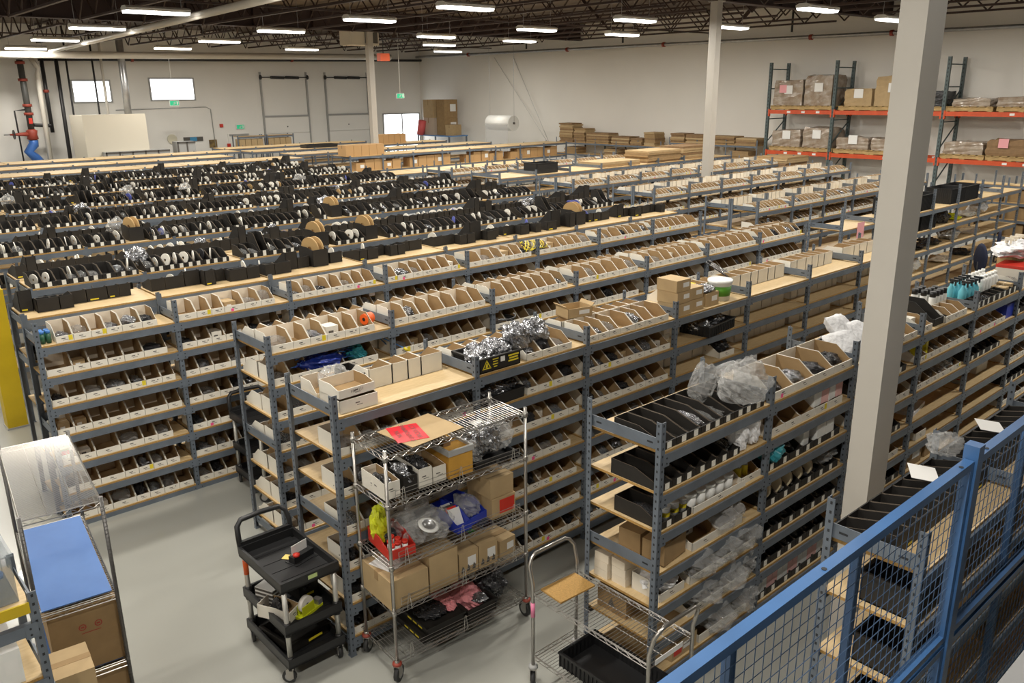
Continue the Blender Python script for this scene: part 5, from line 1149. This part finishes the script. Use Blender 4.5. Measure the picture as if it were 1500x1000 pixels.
for i, (y, b, h, z) in enumerate(((24.85, .75, .75, 1.88), (24.1, .6, .55, 1.88), (23.1, 1.2, .40, 1.88), (21.9, .9, .30, 1.88), (21.1, .55, .26, 1.88), (20.45, .5, .50, 1.88), (19.15, .62, .32, 2.06), (18.4, .75, .3, 2.06), (17.3, 1.1, .28, 2.06), (16.3, .8, .24, 2.06))):
    flats('%s stack of folded brown cartons from left along right wall' % ordn(i), 25.5, y, z, .6, b, h, i)
for i, y in enumerate((24.6, 22.4, 21.2, 18.6, 16.5)): flats('%s stack of folded cartons on the lower wall shelf' % ordn(i), 25.5, y, 1.88 - .45 if y > 20 else 2.06 - .45, .55, .7, .25, i + 20)
flats('left big pile of folded cartons on the bare boards', 18.0, 16.0, 1.88, 1.6, .9, .14, 41); flats('middle big pile of folded cartons on the bare boards', 19.9, 16.0, 1.88, 1.5, .9, .34, 42); flats('right big pile of folded cartons on the bare boards', 21.6, 16.1, 1.88, 1.4, .9, .38, 43)
flats('brown pile behind the white bins near pallet rack', 22.7, 13.4, 1.5, 1.2, 1.0, .5, 44)
# cartons on the wood rows
for i in range(5): carton('%s tan carton in the row on the far wood shelf' % ordn(i), (13.55 + .29 * i + .6, 23.85, 1.97), (.28, .5, .34), 0, mat('carton_tan', (.50, .30, .13), .8), True, False, group='tan cartons on the first far wood row')
for i in range(5): carton('%s tan carton near the glass door on wood shelf' % ordn(i), (18.4 + .27 * i, 28.6, 1.97), (.26, .5, .36), 0, mat('carton_tan', (.50, .30, .13), .8), True, False, group='tan cartons near the glass door')
for i in range(26):
    if i in (5, 11, 12, 18): continue
    carton('%s tan carton under the first far wood board' % (ordn(i) if i < 24 else ('last but one', 'last')[i - 24]), (14.5 + .35 * i + rnd.uniform(-.02, .02), 23.78, 1.50), (.33, .4, rnd.choice((.25, .3, .34))), 0, mat('carton_tan', (.50, .30, .13), .8), True, i % 3 == 0, group='tan cartons under the far wood board')
t = tray('flat black tray on the far wood shelf', (15.9, 28.7, 1.97), (1.3, .5, .12), 0, M_plas_k, False); t = tray('black tote on far white-bin row', (15.2, 15.9, 1.88), (.75, .5, .26), 0, M_plas_k, False)
for i, x in enumerate((15.1, 16.4)):
    t = thing('shelving_bay', ('left', 'right')[i] + ' small shelving bay with cartons near the back door', 'shelving', (x, 34.0, 0))
    for a, b in ((0, 0), (1.22, 0), (0, .5), (1.22, .5)): obj('post', post_mesh(2.26, False), t, (a, b, 0))
    for z in (2.22, 1.80, 1.3): obj('shelf_board', board_mesh(.5), t, (0, 0, z)); obj('shelf_beam', beam_mesh(False), t, (0, 0, z))
    for k in range(4): carton('%s carton on the %s small bay near back door' % (ordn(k), ('left', 'right')[i]), (x + .2 + .27 * k, 34.25, 1.80), (.25, .4, .3), 0, M_kraft2, False, False)

# ------------------------------------------------------------------ pallet racking on the right wall
RXF, RXB = 25.0, 26.05
UY = [15.39, 13.14, 9.88, 6.62]
for i, y in enumerate(UY):
    t = thing('rack_upright', 'dark green pallet rack upright frame, %s from left' % ordn(i), 'rack frame', (RXF, y, 0), 0, 'pallet rack uprights')
    for x in (0, RXB - RXF): 
        g = MB().box(x - .04, x + .04, -.045, .045, 0, 4.7)
        for k in range(40): g.quad((x - .0415, .012, .3 + .11 * k), (x - .0415, -.012, .3 + .11 * k), (x - .0415, -.012, .35 + .11 * k), (x - .0415, .012, .35 + .11 * k), 1)
        obj('upright_post', g, t, mats=[M_rack_g, M_hole]); obj('foot_plate', B(x - .08, x + .08, -.08, .08, 0, .01), t, mats=[M_rack_g])
    for k in range(5):
        z = .3 + .95 * k
        if z + .7 < 4.6: obj('brace', MB().cyl((0, 0, z), (RXB - RXF, 0, z + .7), .02, 5), t, mats=[M_rack_g])
        obj('brace', MB().cyl((0, 0, min(z + .75, 4.5)), (RXB - RXF, 0, min(z + .75, 4.5)), .018, 5), t, mats=[M_rack_g])
for i in range(3):
    for l, z in enumerate((3.24, 1.96)):
        y1, y0 = UY[i] - .05, UY[i + 1] + .05
        for j, x in enumerate((RXF, RXB)):
            t = thing('rack_beam', 'orange %s rack beam, %s level, %s bay from left' % (('front', 'rear')[j], ('upper', 'lower')[l], ordn(i)), 'rack beam', (x, y0, z)); obj('beam', B(-.03, .03, 0, y1 - y0, -.12, 0), t, mats=[M_rack_o])
            for k in range(3): obj('paper_tag', MB().quad((-.032, .5 + .5 * k, -.09), (-.032, .38 + .5 * k, -.09), (-.032, .38 + .5 * k, -.03), (-.032, .5 + .5 * k, -.03)), t, mats=[M_paper])
            for yy in (0, y1 - y0): obj('end_bracket', B(-.045, .03, yy - .02, yy + .02, -.2, .03), t, mats=[M_rack_o])
pal_deck = MB(); [pal_deck.box(-.5, .5, -.6 + .2 * k - .0, -.6 + .2 * k + .14, .115, .135) for k in range(6)]; [pal_deck.box(-.5, .5, -.6 + .48 * k, -.6 + .48 * k + .12, 0, .018) for k in range(3)]
pal_deck = pal_deck.xf(Matrix.Translation((0, .03, 0))).mesh('deck', [M_pallet]); pal_str = B(-.02, .02, -.58, .58, .018, .115).mesh('stringer', [M_pallet])
pal_str2 = B(-.5, .5, -.02, .02, .018, .115).mesh('stringer', [M_pallet])
def wrapped(label, y, z, hy, h, seed, paper=True, pink=False, m=None):
    r = random.Random(seed); p = thing('pallet', 'wooden pallet under ' + label, 'pallet', (25.5, y, z + .002), 0, 'wooden pallets on the rack'); obj('deck', pal_deck, p)
    for x in (-.45, 0, .45): obj('stringer', pal_str, p, (x, .0, 0))
    g = MB(); n = 6
    for k in range(n + 1):
        zz_ = h * k / n
        for j in range(16):
            a = 2 * math.pi * j / 16; c, s_ = math.cos(a), math.sin(a); q = max(abs(c), abs(s_)); f = (1 + r.uniform(-.035, .03)) * (1 - (.06 if k == n else 0))
            g.v.append((.45 * c / q * f, hy * s_ / q * f, zz_ + (r.uniform(-.04, .02) if k == n else 0)))
    for k in range(n):
        for j in range(16): g.face((k * 16 + j, k * 16 + (j + 1) % 16, (k + 1) * 16 + (j + 1) % 16, (k + 1) * 16 + j))
    g.face([n * 16 + j for j in range(16)]); g.face([15 - j for j in range(16)])
    t = thing('wrapped_load', label, 'wrapped load', (25.5, y, z + .14)); obj('load', g, t, mats=[m or M_wrap])
    if paper: obj('paper_label', MB().quad((-.475, .12, h * .45), (-.475, -.16, h * .45), (-.475, -.16, h * .45 + .26), (-.475, .12, h * .45 + .26)), t, mats=[M_paper])
    if pink: obj('pink_label', MB().quad((-.478, .3, h * .5), (-.478, .05, h * .5), (-.478, .05, h * .5 + .24), (-.478, .3, h * .5 + .24)), t, mats=[mat('pink_sheet', (.80, .36, .38), .6)])
wrapped('shrink-wrapped load with a pink sheet, upper left of rack', 14.75, 3.24, .5, .78, 1, True, True); wrapped('tall domed wrapped load, upper rack', 13.72, 3.24, .45, .92, 2)
wrapped('open carton load right of the second upright, upper rack', 12.42, 3.24, .42, .5, 3, True, False, M_kraft2); wrapped('tall tan carton load behind the column, upper rack', 11.4, 3.24, .5, .85, 4, True, False, M_kraft2)
wrapped('low load of black parts right of column, upper rack', 10.35, 3.24, .4, .4, 5, False, False, M_dbag); wrapped('low wrapped tray load right side, upper rack', 9.2, 3.24, .48, .22, 6, False, False); wrapped('wide wrapped tray load at picture edge, upper rack', 7.95, 3.24, .6, .25, 7, False, False)
wrapped('wrapped load with brown cap sheet, lower left of rack', 14.70, 1.96, .5, .52, 8); wrapped('slumped clear-wrapped load, lower rack', 13.65, 1.96, .45, .62, 9); wrapped('low silver wrapped load, lower rack', 12.45, 1.96, .5, .35, 10)
wrapped('low wrapped load beside the column, lower rack', 11.35, 1.96, .5, .35, 11, False); wrapped('wide silver wrapped load right of column, lower rack', 9.25, 1.96, .52, .32, 12, False); wrapped('brown carton load with pink sheet, lower rack', 8.05, 1.96, .6, .42, 13, False, True, M_kraft3)

# ------------------------------------------------------------------ tall open shelving: black totes and clutter
for i, (x, z) in enumerate(((15.35, 1.70), (16.2, 1.70), (17.6, 1.70), (18.3, 1.70), (15.6, 1.32), (16.35, 1.32))):
    tray('%s large black tote on the tall open shelving' % ordn(i), (x, 6.70, z), (.66, .48, .30), 0, M_plas_k, True, 'black_tote', 'tote', 'black totes')
for i, (x, z, s, m) in enumerate(((17.3, 1.32, .4, M_dbag), (17.9, 1.32, .3, M_hv), (18.6, 1.32, .5, M_white_p), (19.3, 1.32, .4, M_cloth), (16.3, .93, .5, M_dbag), (17.0, .93, .4, M_dbag), (17.9, .93, .5, M_duct), (18.9, .93, .6, M_bag), (17.6, .5, .5, M_cream), (16.2, .5, .4, M_paper), (15.6, .93, .3, M_dbag), (18.7, .5, .4, M_dbag))):
    bag(('dark', 'yellow-green', 'white', 'pale', 'wide dark', 'second dark', 'grey metal', 'clear', 'cream', 'paper', 'small dark', 'low dark')[i] + ' odd bundle on the tall open shelving', (x, 6.66, z), (s, .35, .12 + .15 * (i % 3 == 0)), m, i % 5, 0, 'bundle', 'bundle')
t = thing('paper_note', 'pink paper note hanging from the bare end board', 'note', (13.45, 6.385, 1.52)); obj('sheet', B(-.12, .12, -.004, 0, 0, .26), t, mats=[mat('pink_sheet', (.80, .36, .38), .6)])
def office_chair(label, x, y, rz):
    t = thing('office_chair', label, 'chair', (x, y, 0), rz)
    obj('seat', MB().lathe([(.001, 0), (.22, .01), (.25, .05), (.23, .09), (.001, .1)], 18, o=(0, 0, .45)), t, mats=[M_navy])
    g = MB().lathe([(.001, 0), (.2, .01), (.25, .04), (.2, .07), (.001, .08)], 18).xf(Matrix.Rotation(math.pi / 2, 4, 'X') @ Matrix.Scale(1.15, 4, (0, 1, 0))); obj('backrest', g, t, (0, .28, .86), mats=[M_navy])
    obj('gas_post', MB().cyl((0, 0, .08), (0, 0, .45), .025, 8), t, mats=[M_dkmetal]); obj('back_bracket', MB().path([(0, .1, .47), (0, .28, .5), (0, .27, .8)], .02, 6), t, mats=[M_dkmetal])
    for k in range(5): a = k * 1.2566; l = obj('leg', MB().cyl((0, 0, .1), (.28 * math.cos(a), .28 * math.sin(a), .07), .02, 6), t, mats=[M_dkmetal]); obj('wheel', MB().cyl((.28 * math.cos(a) - .02, .28 * math.sin(a), .03), (.28 * math.cos(a) + .02, .28 * math.sin(a), .03), .03, 8), l, mats=[M_dkmetal])
office_chair('nearer navy office chair beyond the right-hand shelving', 16.7, 5.35, .8); office_chair('farther navy office chair at the right edge', 18.4, 5.6, .3)
wall_bays('low run with brown cartons at right edge', 8.2, 3, 1.22, 1.66, 22.0, .5, (0, .4, .8, 1.2))
for i in range(12):
    y = 7.9 - .55 * (i % 4); l = i // 4; carton('%s brown carton on the %s board at right edge' % (ordn(i % 4), ('second', 'third', 'lowest')[l]), (22.26, y, 1.26 - .4 * l), (.4, .5, .28), 0, M_kraft, True, True)
# ------------------------------------------------------------------ a few tall kraft discs and foil heaps on the black rows
for i, (x, y, z) in enumerate(DISC):
    bigbin('tall black bin holding the %s pair of brown discs' % ordn(i), (x, y - .18, z), (.20, .34, .22), .20, M_black, 0, 'black_parts_bin')
    for k in range(2):
        o = obj('kraft_disc', reel_mb(.145, .02), None, (x - .03 + .06 * k, y, z + .185), rot=(0, .12 * k - .06, .25), mats=[M_reel_b, M_kraft3]); tag(o, '%s brown cardboard disc of the %s pair in black bins' % (('left', 'right')[k], ordn(i)), 'reel', 'brown discs standing in black bins')
for i in range(14):
    x = rnd.uniform(2.3, 11); y = YB[rnd.randrange(6)] + rnd.uniform(.2, .9); q = rnd.uniform(.14, .26)
    bag('%s loose heap of bags over the black bins' % ordn(i), (x, y, 1.93), (q, q, q * rnd.uniform(.8, 1.1)), (M_bag, M_foil)[i % 2], i % 5, i, 'bag_heap', 'bag', 'bag heaps on black-bin rows')

# ------------------------------------------------------------------ link the collected bins and their contents
flush_specs({})
